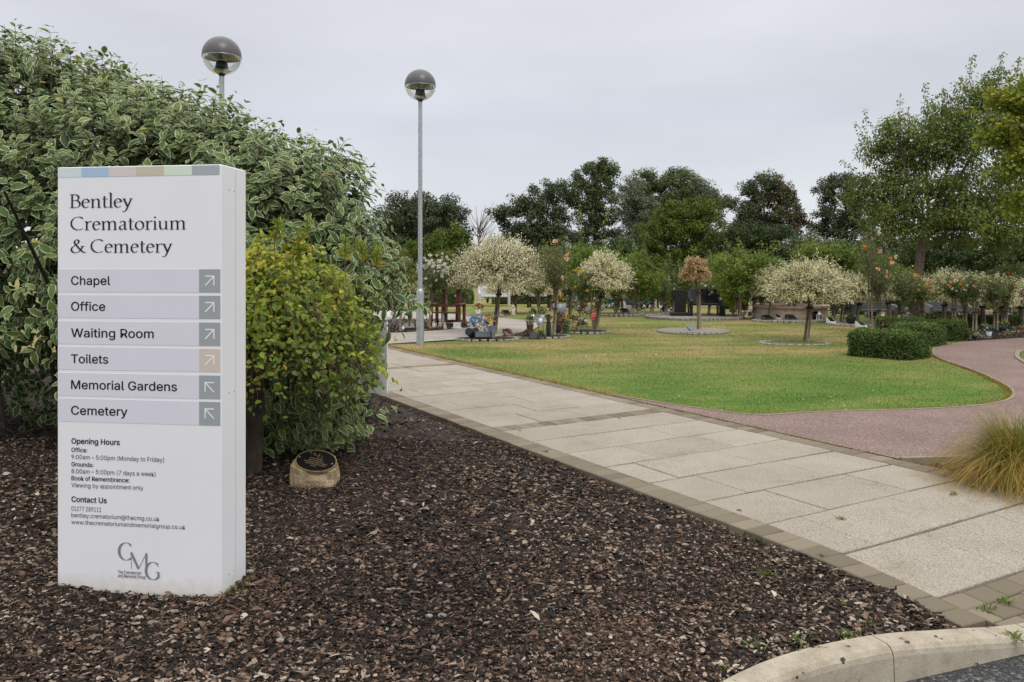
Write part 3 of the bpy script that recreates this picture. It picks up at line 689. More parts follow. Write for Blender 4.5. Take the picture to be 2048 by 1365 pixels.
    spots = [(1535, 1140, 1), (1555, 1146, .7), (1700, 1262, 1), (1688, 1262, .8), (1605, 1298, 1), (1590, 1275, .9), (1620, 1268, .8), (1510, 1070, .7), (1490, 1066, .6), (1740, 1235, .8), (1520, 1290, .9), (1645, 1110, .5), (1683, 1200, .7), (1090, 905, .6),
             (755, 855, .8), (800, 885, .8), (470, 1205, .9), (490, 1185, .7), (1450, 1330, .6), (1968, 1183, .9), (2012, 1168, .9), (1945, 975, .9), (1908, 990, .7), (1681, 1038, .6), (1478, 1022, .4), (2040, 1240, 1), (1040, 862, .4), (1240, 838, .4)]
    for px, py, k in spots:
        x, y = gp(px, py); n = 26; q = R.normal(size=(n, 2)) * .022 * k
        z = float(mulch_z(np.array(x), np.array(y))) if path_t(x, y) < 0 else float(dipz(x, y))
        Lf.add(T_LEAF, np.stack([x + q[:, 0], y + q[:, 1], np.full(n, z)], -1), unit(np.stack([R.normal(size=n), R.normal(size=n), R.uniform(.5, 1.5, n)], -1)), unit(R.normal(size=(n, 3)) * .5 + (0, 0, 1)), R.uniform(.02, .055, n) * k, R.uniform(.006, .014, n) * k, R.random(n), R.uniform(0, .5, n))
    tag(Lf.build('weeds', 'weed_leaf'), 'small green weeds in the mulch and paving joints', 'weeds', kind='stuff')
mulch()
# ================================================================ LETTERING
def arc(cx, cy, rx, ry, a0, a1, n=14): return [(cx + rx * math.cos(rad(a0 + (a1 - a0) * i / n)), cy + ry * math.sin(rad(a0 + (a1 - a0) * i / n))) for i in range(n + 1)]
def cm(*p): return [(v.x, v.y) for v in catmull([(x, y, 0) for x, y in p], 6)]
def flat(y, x0, x1): return ('s', [(x0, y), (x1, y)])
_stem = lambda x, y0, y1: [(x, y0), (x, y1)]
SERIF = {   # calligraphic roman letters drawn with a broad pen; capitals 1 high
 'B': (.66, [_stem(.17, .02, .98), [(.17, .975), (.32, .975)] + arc(.33, .76, .20, .215, 90, -90) + [(.17, .545)], [(.3, .545), (.36, .545)] + arc(.37, .285, .23, .26, 90, -90) + [(.17, .025)], flat(.015, .04, .3), flat(.985, .04, .3)]),
 'C': (.80, [arc(.47, .5, .40, .485, 52, 310), flat(.86, .70, .745)]),
 '&': (.86, [cm((.82, .03), (.66, .14), (.42, .48), (.27, .72), (.29, .9), (.4, .97), (.5, .88), (.46, .72), (.28, .55), (.12, .38), (.09, .18), (.2, .03), (.38, .02), (.56, .14), (.68, .36), (.72, .47)), flat(.49, .6, .86), flat(.02, .76, .92)]),
 'e': (.50, [[(.08, .37), (.43, .41)] , arc(.26, .33, .19, .32, 14, 318)]),
 'n': (.62, [_stem(.14, .01, .62), cm((.14, .48), (.25, .61), (.36, .645), (.45, .58), (.475, .44), (.475, .01)), flat(.012, .03, .25), flat(.012, .37, .59), ('s', [(.02, .60), (.15, .655)])]),
 'm': (.95, [_stem(.14, .01, .62), cm((.14, .48), (.25, .61), (.35, .645), (.43, .58), (.455, .44), (.455, .01)), cm((.455, .48), (.57, .61), (.67, .645), (.76, .58), (.785, .44), (.785, .01)), flat(.012, .03, .25), flat(.012, .35, .56), flat(.012, .68, .9), ('s', [(.02, .60), (.15, .655)])]),
 'r': (.42, [_stem(.14, .01, .62), cm((.14, .46), (.24, .60), (.33, .64), (.4, .60)), flat(.012, .03, .27), ('s', [(.02, .60), (.15, .655)])]),
 't': (.37, [cm((.16, .84), (.16, .5), (.16, .15), (.2, .03), (.28, .02), (.36, .07)), flat(.63, .03, .35)]),
 'l': (.27, [_stem(.14, .01, 1.06), flat(.012, .02, .26), ('s', [(.02, 1.04), (.15, 1.09)])]),
 'i': (.28, [_stem(.14, .01, .62), flat(.012, .03, .25), ('s', [(.02, .60), (.15, .655)]), ('d', (.14, .90), .06)]),
 'o': (.57, [arc(.285, .32, .215, .315, 0, 360, 24)]),
 'a': (.52, [cm((.1, .53), (.2, .63), (.3, .63), (.37, .55), (.375, .4), (.375, .12), (.42, .03), (.5, .06)), cm((.375, .40), (.24, .35), (.12, .26), (.09, .14), (.15, .03), (.25, .03), (.375, .14))]),
 'u': (.62, [cm((.13, .62), (.13, .22), (.18, .05), (.28, .02), (.4, .08), (.46, .2)), _stem(.46, .62, .02), flat(.625, .03, .14), flat(.625, .36, .47), ('s', [(.46, .02), (.57, .03)])]),
 'y': (.53, [[(.08, .62), (.28, .04)], cm((.47, .62), (.28, .04), (.19, -.2), (.1, -.3), (.0, -.29)), flat(.63, .0, .19), flat(.63, .38, .56)]),
}
def sweep(m, pts, wfun, z):
    n = len(pts); V = []
    for i, p in enumerate(pts):
        a, b = pts[max(i - 1, 0)], pts[min(i + 1, n - 1)]
        dx, dy = b[0] - a[0], b[1] - a[1]; L = math.hypot(dx, dy) or 1; dx, dy = dx / L, dy / L
        w = wfun(dx, dy) / 2
        V += [(p[0] - dy * w, p[1] + dx * w, z), (p[0] + dy * w, p[1] - dx * w, z)]
    m.add(V, [(2 * i, 2 * i + 1, 2 * i + 3, 2 * i + 2) for i in range(n - 1)], False, .5)
def pen(angle, broad, thin):
    ex, ey = math.cos(rad(angle)), math.sin(rad(angle))
    return lambda dx, dy: max(thin, broad * abs(ex * dy - ey * dx))
def serif_text(s):
    """local (x, y) mesh builder, cap height 1"""
    m = MB(); x = 0; k = 0; w = pen(22, .105, .036)
    for ch in s:
        if ch == ' ': x += .28; continue
        adv, strokes = SERIF[ch]
        for q in strokes:
            k += 1; z = (k % 7) * .0015
            if isinstance(q, tuple) and q[0] == 's': sweep(m, [(a + x, b) for a, b in q[1]], lambda a, b: .036, z)
            elif isinstance(q, tuple): m.add([(q[1][0] + x + q[2] * math.cos(t * .6283), q[1][1] + q[2] * math.sin(t * .6283), z) for t in range(10)], [tuple(range(10))], False)
            else: sweep(m, [(a + x, b) for a, b in q], w, z)
        x += adv
    return m
def logo_mesh():
    """high-contrast stepped monogram, unit = height of one letter"""
    m = MB(); w = pen(0, .15, .028)
    sweep(m, arc(.42, 1.56 - .02, .40, .5, 48, 312, 22), w, 0); sweep(m, [(.69, 1.93), (.69, 1.80)], lambda a, b: .03, .001)
    sweep(m, [(.72, .55), (.72, 1.5)], lambda a, b: .03, .002); sweep(m, [(.70, 1.5), (1.13, .57)], lambda a, b: .13, .003); sweep(m, [(1.13, .57), (1.57, 1.5)], lambda a, b: .035, .004); sweep(m, [(1.57, .62), (1.57, 1.5)], lambda a, b: .12, .005)
    sweep(m, arc(1.95, .50, .40, .5, 48, 322, 22), w, .006); sweep(m, [(2.25, .44), (2.25, .12)], lambda a, b: .12, .007); sweep(m, [(2.1, .44), (2.31, .44)], lambda a, b: .03, .008); sweep(m, [(2.22, .89), (2.22, .76)], lambda a, b: .03, .009)
    return m
FONT = None
try: FONT = bpy.data.fonts.load(bpy.utils.system_resource('DATAFILES', path='fonts') + '/Inter.woff2')     # Blender's own interface face
except Exception: FONT = None
CAP = None
def sans_mesh(s, weight=0.0, spacing=1.0):
    cu = bpy.data.curves.new('lettering', 'FONT'); cu.body = s; cu.size = 1; cu.space_character = spacing; cu.resolution_u = 3
    if FONT: cu.font = FONT
    o = bpy.data.objects.new('lettering', cu); COL.objects.link(o)
    bpy.context.view_layer.update()
    me = bpy.data.meshes.new_from_object(o.evaluated_get(bpy.context.evaluated_depsgraph_get()))
    V = [tuple(v.co) for v in me.vertices]; Fc = [tuple(p.vertices) for p in me.polygons]; m = MB()
    for k, (dx, dy) in enumerate([(0, 0)] if weight <= 0 else [(-weight, 0), (weight, 0), (0, weight * .7), (0, -weight * .7)]):
        m.add([(x + dx, y + dy, k * .002) for x, y, z in V], Fc, False, .5)
    bpy.data.objects.remove(o); bpy.data.meshes.remove(me); bpy.data.curves.remove(cu)
    return m
UC = max(v[1] for v in sans_mesh('H').v)
_cap = None
def fit(m, name, mat, parent, x0, x1, base, cap, unit_cap, M):
    """scale a flat lettering mesh to x0..x1 wide with the given cap height, and lay it on a face by M(x, z, lift)"""
    xs = [v[0] for v in m.v]; a, b = min(xs), max(xs); kx = (x1 - x0) / (b - a); ky = cap / unit_cap
    zs = max(abs(v[2]) for v in m.v) or 1
    m.v = [M(x0 + (v[0] - a) * kx, base + v[1] * ky, v[2] * .02) for v in m.v]
    return m.build(name, mat, parent)

# ================================================================ THE TALL SIGN
def totem():
    ax = (SIGN_B - SIGN_A); W = float(np.linalg.norm(ax)); ax = ax / W; nr = np.array((ax[1], -ax[0]))       # nr faces the camera
    T = .25; TOP = H + (HY - 329) / F * 3.816
    rz = math.atan2(ax[1], ax[0])
    root = empty('direction_sign', (SIGN_A[0], SIGN_A[1], 0), 'tall white monolith sign for Bentley Crematorium & Cemetery standing in the bark mulch', 'sign', None, rz)
    def uz(px, py):                        # photograph pixel -> (u, z) on the front face
        d = np.array(((px - 1024) / F, 1.0)); k = (SIGN_A @ nr) / (d @ nr); p = d * k
        return float((p - SIGN_A) @ ax), H + (HY - py) / F * k
    body = MB().box((W / 2, T / 2, (TOP - .12) / 2), (W, T, TOP + .12), bev=.004).build('body', 'sign_white', root)
    m = MB(); m.box((W + .0005, T * .56, (TOP - .1) / 2), (.003, .004, TOP + .08)); m.build('seam', 'seam_grey', body).location = (0, 0, 0)
    for z in (TOP - .115, 1.0, .115):
        for y in (.075, .125):
            m = MB().lathe([(0, .003), (.004, .002), (.0045, 0)], (0, 0, 0), 8); m.v = [(W + v[2], y + v[0], z + v[1]) for v in m.v]; m.build('screw', 'strip_grey', body)
    lift = lambda x, z, l: (x, -.0022 - l, z)
    def panel(name, mat, u0, u1, z0, z1, d=.0012, parent=root):
        return MB().box(((u0 + u1) / 2, -d / 2, (z0 + z1) / 2), (u1 - u0, d, z1 - z0)).build(name, mat, parent)
    # strip of six pastel squares
    zt = uz(275, 333.5)[1]; zb = uz(275, 352.8)[1]; ed = [uz(x, 345)[0] for x in (113, 163, 217.5, 272.5, 328, 384, 439)]; ed[0] = .002
    for i, (mt, lb) in enumerate(zip(['strip_aqua', 'strip_blue', 'strip_pink', 'strip_khaki', 'strip_green', 'strip_grey'], ['pale aqua', 'light blue', 'pale pink', 'khaki', 'pale green', 'slate grey'])):
        tag(panel('colour_square', mt, ed[i], ed[i + 1], zb, zt), lb + ' square of the top strip')
    for s, x0, x1, py, cap in (('Bentley', 140, 266, 416.4, 27.3), ('Crematorium', 141, 372, 460.8, 27), ('& Cemetery', 141.5, 345.5, 506, 27)):
        u0, z = uz(x0, py); u1, _ = uz(x1, py); fit(serif_text(s), 'title_line', 'ink', root, u0, u1, z, cap * mpp(3.9), 1.0, lift)
    rows = [('Chapel', 221, 570, 539, 585.6, 1), ('Office', 211, 621.5, 592, 638.5, 1), ('Waiting Room', 308, 674.5, 645.7, 692.6, 1), ('Toilets', 217, 726.3, 698.4, 745, 1), ('Memorial Gardens', 354.5, 778, 751.8, 799, 0), ('Cemetery', 255.5, 829.3, 804.6, 852, 0)]
    for s, x1, base, y0, y1, right in rows:
        zt = uz(441, y0)[1]; zb = uz(441, y1)[1]; ut = uz(398.3, 600)[0]; ue = uz(440.8, 600)[0]
        p = panel('direction_panel', 'sign_lilac', .002, ut, zb, zt)
        u0, z = uz(142.5, base); u1, _ = uz(x1, base)
        fit(sans_mesh(s, .012), 'lettering', 'ink', p, u0, u1, z, 17.2 * mpp(3.92), UC, lift)
        t = panel('arrow_tile', 'tile_beige' if s == 'Toilets' else 'tile_grey', ut, ue, zb, zt, .0014)
        if s == 'Toilets': tag(t, 'beige arrow tile')
        m = MB(); cx, cz = (ut + ue) / 2, (zt + zb) / 2; q = .0225; sx = 1 if right else -1; wf = lambda a, b: .0058
        sweep(m, [(cx - sx * q, cz - q), (cx + sx * q * .9, cz + q * .9)], wf, 0); sweep(m, [(cx - sx * q, cz + q), (cx + sx * (q + .0029), cz + q)], wf, .001); sweep(m, [(cx + sx * q, cz + q), (cx + sx * q, cz - q)], wf, .002)
        m.v = [(v[0], -.0024 - v[2] * .1, v[1]) for v in m.v]; m.build('arrow', 'arrow_white', t)
    for s, x1, base, cap, wt, mt in (('Opening Hours', 240, 887.2, 10.6, .018, 'ink'), ('Office:', 175, 903.8, 8.4, .012, 'ink'), ('9:00am – 5:00pm (Monday to Friday)', 328.5, 917.8, 8.6, -.006, 'soft_ink'),
            ('Grounds:', 187, 932.6, 8.4, .012, 'ink'), ('8:00am – 5:00pm (7 days a week)', 311.5, 946.4, 8.6, -.006, 'soft_ink'), ('Book of Remembrance:', 259, 960.4, 8.4, .012, 'ink'), ('Viewing by appointment only', 287, 974.3, 8.4, -.006, 'soft_ink'),
            ('Contact Us', 214, 1003.6, 10.6, .018, 'ink'), ('01277 289111', 203, 1021.4, 8.8, -.006, 'soft_ink'), ('bentley.crematorium@thecmg.co.uk', 319, 1034.3, 8.4, -.006, 'soft_ink'), ('www.thecrematoriumandmemorialgroup.co.uk', 371, 1048, 8.2, -.006, 'soft_ink')):
        u0, z = uz(143.3, base); u1, _ = uz(x1, base + (x1 - 143) * .04)
        fit(sans_mesh(s, wt), 'text_line', mt, root, u0, u1, z, cap * mpp(3.92), UC, lift)
    m = logo_mesh(); u0, z = uz(236, 1155.5); u1, _ = uz(319.5, 1155.5)
    lg = fit(m, 'logo', 'logo_grey', root, u0, u1, z, 70.5 * mpp(3.9), 2.04, lift)
    for s, x1, base in (('The Crematorium', 283, 1147), ('and Memorial Group', 291.5, 1154.6)):
        a, z = uz(236.3, base); b, _ = uz(x1, base); fit(sans_mesh(s, .004), 'logo_text', 'soft_ink', root, a, b, z, 6.4 * mpp(3.92), UC, lift)
totem()

# ================================================================ SECOND SIGN behind the shrubs
def small_sign():
    Y = 8.55; x = xat(729, Y)
    root = empty('notice_sign', (x, Y, 0), 'white notice panel on a grey post, half hidden behind the shrubs at the path edge', 'sign', None, rad(-6))
    z1 = zat(644, Y); z0 = zat(785, Y)
    MB().lathe([(0, -.1), (.056, -.1), (.056, z1 + .02), (.05, z1 + .025), (0, z1 + .025)], (0, .03, 0), 20).build('post', 'grey_paint', root)
    p = MB().box((0, -.045, (z0 + z1) / 2), (.53, .04, z1 - z0), bev=.004).build('panel', 'small_white', root)
    MB().box((.13, -.040, z1 + .016), (.26, .05, .03), bev=.004).build('panel_cap', 'galvanised_steel', root)
    li = lambda a, b, l: (a, -.0665 - l, b)
    for s, px0, px1, py, cap in (('eed', 744, 763, 757, 13), ('ou', 734, 747, 774, 13)):
        fit(sans_mesh(s), 'lettering', 'soft_ink', p, xat(px0, Y) - x, xat(px1, Y) - x, zat(py, Y), cap * mpp(Y), UC, li)
    m = MB(); m.box((.10, -.0665, zat(695.5, Y)), (.2, .002, .008)); m.build('rule', 'logo_grey', p)
small_sign()

# ================================================================ LAMP POSTS
def lamp(px, py_base, Y, globe_px, top_py, label):
    x = xat(px, Y); root = empty('lamp_post', (x, Y, -.02), label, 'lamp post', 'globe lamp posts')
    Rg = globe_px / 2 * mpp(Y); zt = zat(top_py, Y); zc = zt - Rg
    k = Rg / .335
    bc = MB().lathe([(.083, -.2), (.083, 1.12), (.078, 1.16), (.052, 1.21)], (0, 0, 0), 24).build('base_column', 'galvanised_steel', root)
    MB().lathe([(.052, 1.20), (.046, 3), (.043, zc - Rg * .98)], (0, 0, 0), 20).build('upper_column', 'galvanised_steel', root)
    MB().box((-.045, -.074, .70), (.07, .035, .68), rad(-30), .012).build('access_door', 'galvanised_steel', bc)
    MB().lathe([(.047, zc - Rg * 1.08), (.05, zc - Rg * .98), (.075 * k, zc - Rg * .96), (.145 * k, zc - Rg * .80), (.14 * k, zc - Rg * .76), (.10 * k, zc - Rg * .74), (.12 * k, zc - Rg * .72), (.09 * k, zc - Rg * .30), (.03 * k, zc - Rg * .28), (.0, zc - Rg * .28)], (0, 0, 0), 28).build('lamp_holder', 'black_plastic', root)
    MB().lathe([(.035 * k, zc - Rg * .28), (.04 * k, zc - Rg * .22), (.05 * k, zc - Rg * .1), (.042 * k, zc + Rg * .05), (0, zc + Rg * .08)], (0, 0, 0), 14).build('bulb', 'white_glaze', root)
    n = 16; a0 = rad(-6)
    prof = [(Rg * math.cos(a0 + (rad(90) - a0) * i / n), zc + Rg * math.sin(a0 + (rad(90) - a0) * i / n)) for i in range(n + 1)]
    inner = [(r * .965, zc + (z - zc) * .965) for r, z in prof[::-1]]
    dm = MB().lathe(prof, (0, 0, 0), 40).build('dome', 'dome_paint', root)
    rf = [(Rg * .955, zc - Rg * .07), (Rg * .80, zc + Rg * .06), (Rg * .42, zc + Rg * .12), (Rg * .36, zc + Rg * .02), (Rg * .36, zc - Rg * .10), (Rg * .30, zc - Rg * .14), (Rg * .30, zc - Rg * .2), (0, zc - Rg * .2)]
    MB().lathe(rf, (0, 0, 0), 36).build('reflector', 'reflector', root)
    MB().lathe([(Rg * 1.004, zc - Rg * .10), (Rg * 1.012, zc - Rg * .075), (Rg * .96, zc - Rg * .07)], (0, 0, 0), 40).build('rim', 'reflector', root)
    prof = [(Rg * math.cos(rad(-5 - 70 * i / 14)), zc + Rg * math.sin(rad(-5 - 70 * i / 14))) for i in range(15)]
    MB().lathe(prof, (0, 0, 0), 40).build('bowl', 'clear_bowl', root)
lamp(840.5, 688, 17.2, 62, 138, 'galvanised lamp post with dark-domed clear globe, standing on the lawn corner beside the path')
lamp(443.5, 0, 14.0, 76, 72, 'lamp post with dark-domed clear globe rising behind the variegated hedge, its column mostly hidden')

# ================================================================ BIG VARIEGATED SHRUB
def hedge():
    root = empty('variegated_shrub', (-3.5, 8.2, 0), 'huge variegated dogwood shrub with cream-edged leaves and red stems behind the tall sign', 'shrub')
    root.location = (0, 0, 0)
    E = [((-6.6, 8.6, 1.9), (2.2, 1.8, 2.26)), ((-5.3, 8.5, 1.8), (1.7, 1.75, 2.06)), ((-4.1, 8.35, 1.65), (1.5, 1.65, 1.68)), ((-3.25, 8.0, 1.5), (1.25, 1.4, 1.60)), ((-2.62, 7.75, 1.25), (1.42, 1.2, 1.50))]
    p = 2.5
    def val(P, c, r): return (np.abs((P - c) / r) ** p).sum(1)
    P, N = [], []
    for c, r in E:
        c, r = np.array(c), np.array(r); n = 2100
        d = rdir(n); k = (np.abs(d) ** p).sum(1) ** (-1 / p); q = d * k[:, None] * r + c
        nn = unit(np.sign(d) * np.abs(d * k[:, None]) ** (p - 1) / r)
        ok = np.ones(n, bool)
        for c2_, r2 in E:
            if tuple(c2_) != tuple(c): ok &= val(q, np.array(c2_), np.array(r2)) > .93
        ok &= (nn[:, 1] < .55) & (q[:, 2] > .0) & ~((q[:, 2] < .95 + .2 * wob(q[:, 0], q[:, 1], 4, 77)) & (q[:, 0] < -2.75)) & ~(q[:, 2] < .12) & ~((q[:, 0] > -1.80) & (q[:, 2] < 1.34 + .12 * wob(q[:, 0], q[:, 1], 5, 78))) & ~((q[:, 0] > -2.1) & (q[:, 1] > 8.1) & (q[:, 2] < 1.35)) & (R.random(n) < .55 + .45 * np.clip((q[:, 2] - .9) / 1.3, 0, 1))
        P.append(q[ok]); N.append(nn[ok])
    P = np.concatenate(P); N = np.concatenate(N)
    n = len(P)
    # uneven outline: clumps push in and out
    off = .22 * wob(P[:, 0] * 1.0, P[:, 2] * 1.3, 3.2, 61) + .16 * wob(P[:, 0], P[:, 1] + P[:, 2], 6, 62)
    P = P + N * off[:, None]
    up = np.array([0, 0, 1.0])
    hi = np.clip((P[:, 2] - .9) / 1.6, 0, 1)[:, None]
    D = unit(N * .75 + up * (hi * 1.0 - .35) + rdir(n) * .45)
    L = R.uniform(.26, .56, n) * (1 + .25 * (N[:, 2] > .5) * R.random(n) ** 2)
    O = P - N * R.uniform(.25, .42, n)[:, None]
    sag = (1 - hi[:, 0]) * .32 + .05
    Lv = Leaves(); S0, S1, S2, Sr = [], [], [], []
    def pt(t): return O + D * (L * t)[:, None] - up * (sag * L * t * t)[:, None]
    S0, S1 = pt(0), pt(.55); S2 = O + D * (L * np.where(R.random(n) < .3, R.uniform(1.02, 1.2, n), .98))[:, None] - up * (sag * L)[:, None]
    ks = 8
    for k in range(ks):
        t = .18 + .86 * k / (ks - 1); Q = pt(t); side = unit(np.cross(D, rdir(n)))
        for sgn in (-1, 1):
            keep = R.random(n) < .93; m_ = keep.sum()
            A = unit(D * R.uniform(.25, .75, n)[:, None] + side * sgn + rdir(n) * .3 - up * (.15 + .75 * (1 - hi)) * R.uniform(.5, 1.2, n)[:, None])
            Nn = unit(up * (.30 + .3 * hi) + N * .8 + np.array((0, -.35, 0)) + rdir(n) * .5)
            sz = R.uniform(.055, .135, n) * (1 - .35 * (k == ks - 1)) * (1 + .15 * (1 - hi[:, 0]))
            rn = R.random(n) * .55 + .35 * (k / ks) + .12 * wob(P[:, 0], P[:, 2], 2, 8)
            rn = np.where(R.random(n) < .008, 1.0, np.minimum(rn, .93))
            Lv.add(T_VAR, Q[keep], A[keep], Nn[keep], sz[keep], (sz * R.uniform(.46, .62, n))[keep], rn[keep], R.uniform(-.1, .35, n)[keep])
    # shaded interior leaves so that the middle is closed
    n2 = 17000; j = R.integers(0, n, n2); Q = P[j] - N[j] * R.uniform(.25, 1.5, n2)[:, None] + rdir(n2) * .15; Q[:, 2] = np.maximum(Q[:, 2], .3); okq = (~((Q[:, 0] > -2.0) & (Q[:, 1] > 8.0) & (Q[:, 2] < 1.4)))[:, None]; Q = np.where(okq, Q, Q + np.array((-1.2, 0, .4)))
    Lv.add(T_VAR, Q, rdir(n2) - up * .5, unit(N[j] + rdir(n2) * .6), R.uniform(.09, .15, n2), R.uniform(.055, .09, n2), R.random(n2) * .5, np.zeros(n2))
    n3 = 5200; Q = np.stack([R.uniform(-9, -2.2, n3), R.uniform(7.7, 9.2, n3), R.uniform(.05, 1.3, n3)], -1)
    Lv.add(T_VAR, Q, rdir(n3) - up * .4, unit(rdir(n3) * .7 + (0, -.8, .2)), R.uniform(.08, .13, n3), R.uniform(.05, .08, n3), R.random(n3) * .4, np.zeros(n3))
    # low sprawling skirts by the notice sign
    for px, py, Y, cnt in ((735, 828, 7.2, 9), (705, 865, 7.0, 14), (690, 878, 6.9, 12), (722, 640, 7.6, 26), (735, 600, 7.6, 26), (738, 560, 7.5, 22), (760, 668, 7.7, 7), (640, 868, 6.75, 44), (585, 862, 6.75, 50), (545, 855, 6.75, 44), (520, 830, 6.85, 40), (600, 825, 6.85, 60), (655, 825, 6.85, 56), (690, 800, 6.95, 50), (560, 800, 6.9, 50), (640, 790, 7.0, 50), (700, 840, 6.9, 26), (640, 735, 7.0, 40), (670, 765, 7.0, 40), (600, 750, 7.0, 40)):
        c = np.array((xat(px, Y), Y, zat(py, Y))); m_ = cnt
        Q = c + R.normal(size=(m_, 3)) * (.11, .11, .08); Q[:, 2] = np.maximum(Q[:, 2], .05)
        Lv.add(T_VAR, Q, unit(R.normal(size=(m_, 3)) * .6 + (.45, -.35, -.45)), unit(R.normal(size=(m_, 3)) * .4 + (0, -.6, .7)), R.uniform(.08, .13, m_), R.uniform(.045, .07, m_), R.uniform(.4, .9, m_), R.uniform(0, .3, m_))
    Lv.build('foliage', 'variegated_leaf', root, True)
    sticks('stems', S0, S1, R.uniform(.0034, .0058, n), 'red_stem', root, S2)
    m = MB()
    for k in range(26):
        bx, by = R.uniform(-6, -2.5), R.uniform(7.4, 8.6); tx, ty = min(bx + R.normal() * .5, -2.3), by + R.normal() * .5 - .3
        m.tube([(bx, by, -.1), ((bx + tx) / 2 + R.normal() * .1, (by + ty) / 2, 1.0), (tx, ty, 2.2)], [.028, .02, .01], 6)
    m.build('main_stems', 'dark_bark', root)
hedge()

# ================================================================ WEEPING COTONEASTER in front of it
def cotoneaster():
    cx, cy = -2.02, 6.25
    root = empty('weeping_shrub', (0, 0, 0), 'weeping shrub of small green and yellow leaves on a stem, right beside the tall sign', 'shrub')
    n = 1900; az = R.uniform(0, 2 * math.pi, n); rr = R.uniform(.35, 1.16, n)
    top = 1.74 - .30 * rr ** 1.6 + .10 * R.normal(size=n)
    o = np.stack([cx + R.normal(size=n) * .10, cy + R.normal(size=n) * .10, np.full(n, 1.35)], -1)
    e = np.stack([cx + np.cos(az) * rr * np.where(np.cos(az) > 0, .80, 1.0), cy + np.sin(az) * rr * .85, top], -1)
    drop = R.uniform(.25, 1.0, n) * np.clip(rr / 1.0, .55, 1)
    e2 = e + np.stack([np.cos(az) * .10, np.sin(az) * .08, -drop], -1); e2[:, 2] = np.maximum(e2[:, 2], .70 + .08 * R.normal(size=n))
    Lv = Leaves()
    P = []
    ks = 26
    for k in range(ks):
        t = .12 + .88 * k / (ks - 1)
        q = ((1 - t) ** 2)[..., None] * o if False else o * (1 - t) ** 2 + e * 2 * t * (1 - t) + e2 * t * t
        q = q + np.array([0, 0, .32 * t * (1 - t)]) + R.normal(size=(n, 3)) * .022
        keep = R.random(n) < .8; m_ = keep.sum(); q = q[keep]
        out = unit(np.stack([q[:, 0] - cx, q[:, 1] - cy, np.full(m_, .25)], -1))
        rn = .14 + .36 * R.random(m_) + .46 * np.clip((q[:, 2] - 1.0) / .65, 0, 1) * R.random(m_) + .16 * wob(q[:, 0], q[:, 2], 6, 71)
        rn = np.where(R.random(m_) < .02, R.uniform(.85, 1, m_), np.minimum(rn, .86))
        sz = R.uniform(.026, .064, m_)
        Lv.add(T_LEAF, q, unit(rdir(m_) * .9 + out * .4 + (0, 0, -.25)), unit(out * .8 + rdir(m_) * .5 + (0, -.35, .3)), sz, sz * R.uniform(.5, .66, m_), rn, R.uniform(-.1, .3, m_))
    # stray shoot reaching over the path
    for px0, py0, px1, py1, c in ((740, 725, 802, 770, 9), (700, 640, 760, 705, 14), (690, 700, 775, 750, 22), (600, 520, 660, 500, 16), (640, 545, 690, 560, 14), (500, 500, 520, 485, 14)):
        t = np.linspace(0, 1, c)[:, None]; Yq = 5.75
        a = np.array((xat(px0, Yq), Yq, zat(py0, Yq))); b = np.array((xat(px1, Yq), Yq, zat(py1, Yq)))
        q = a * (1 - t) + b * t + np.array([0, 0, .03]) * t * (1 - t) * 4 + R.normal(size=(c, 3)) * .012
        Lv.add(T_LEAF, q, unit(rdir(c) * .7 + unit(b - a) * .6), unit(rdir(c) * .4 + (0, -.6, .7)), R.uniform(.04, .062, c), R.uniform(.02, .034, c), R.uniform(.3, .75, c), R.uniform(0, .3, c))
    Lv.build('foliage', 'cotoneaster_leaf', root)
    mid = o * .25 + e * .5 + e2 * .25 + np.array([0, 0, .08])
    sticks('twigs', o, mid, R.uniform(.0025, .0045, n), 'red_stem', root, e2)
    MB().tube([(cx - .02, cy + .02, -.15), (cx + .03, cy, .6), (cx, cy, 1.4)], [.06, .055, .05], 10).build('trunk', 'dark_bark', root)
    MB().box((xat(499, 6.3) - .0, 6.30, .37), (.085, .085, 1.05), rad(12), .006).build('stake', 'old_post_wood', root)
    m = MB()
    for a, b, c in (((560, 540), (650, 610), (610, 560)), ((620, 560), (640, 620), (640, 590))):
        Y = 5.8; f = lambda q: (xat(q[0], Y), Y, zat(q[1] + 40, Y)); m.tube([f(a), f(c), f(b)], [.016, .013, .008], 6)
    m.build('old_branches', 'pale_bark', root)
cotoneaster()
def feathery():
    root = empty('feathery_plant', (0, 0, 0), 'fine needle-leaved yellow-green shoots poking up between the two shrubs', 'plant')
    Lv = Leaves(); m = MB(); Y = 5.55
    for px, py, hb in ((548, 478, 40), (596, 482, 45), (690, 515, 42), (726, 520, 40), (585, 505, 20), (752, 528, 36)):
        b = np.array((xat(px, Y), Y, zat(py, Y))); n = 60; t = R.random(n)
        b = b - np.array((0, 0, .03)); tip = b + np.array((R.normal() * .03 + .03, -.02, hb * 1.1 * mpp(Y)))
        m.tube([b - np.array((.02, -.10, .12)), b, tip], [.004, .0035, .0015], 5)
        q = b[None] * (1 - t[:, None]) + tip[None] * t[:, None]
        A = unit(R.normal(size=(n, 3)) * (1, 1, .25) + (0, 0, .75)); sz = R.uniform(.05, .10, n) * (1.1 - .5 * t)
        Lv.add(T_DIA, q, A, rdir(n), sz, np.full(n, .009), np.where(t < .14, R.uniform(.6, 1, n), R.uniform(0, .55, n)), R.uniform(0, .4, n))
    Lv.build('leaves', 'feathery_leaf', root); m.build('stems', 'pale_bark', root)
feathery()

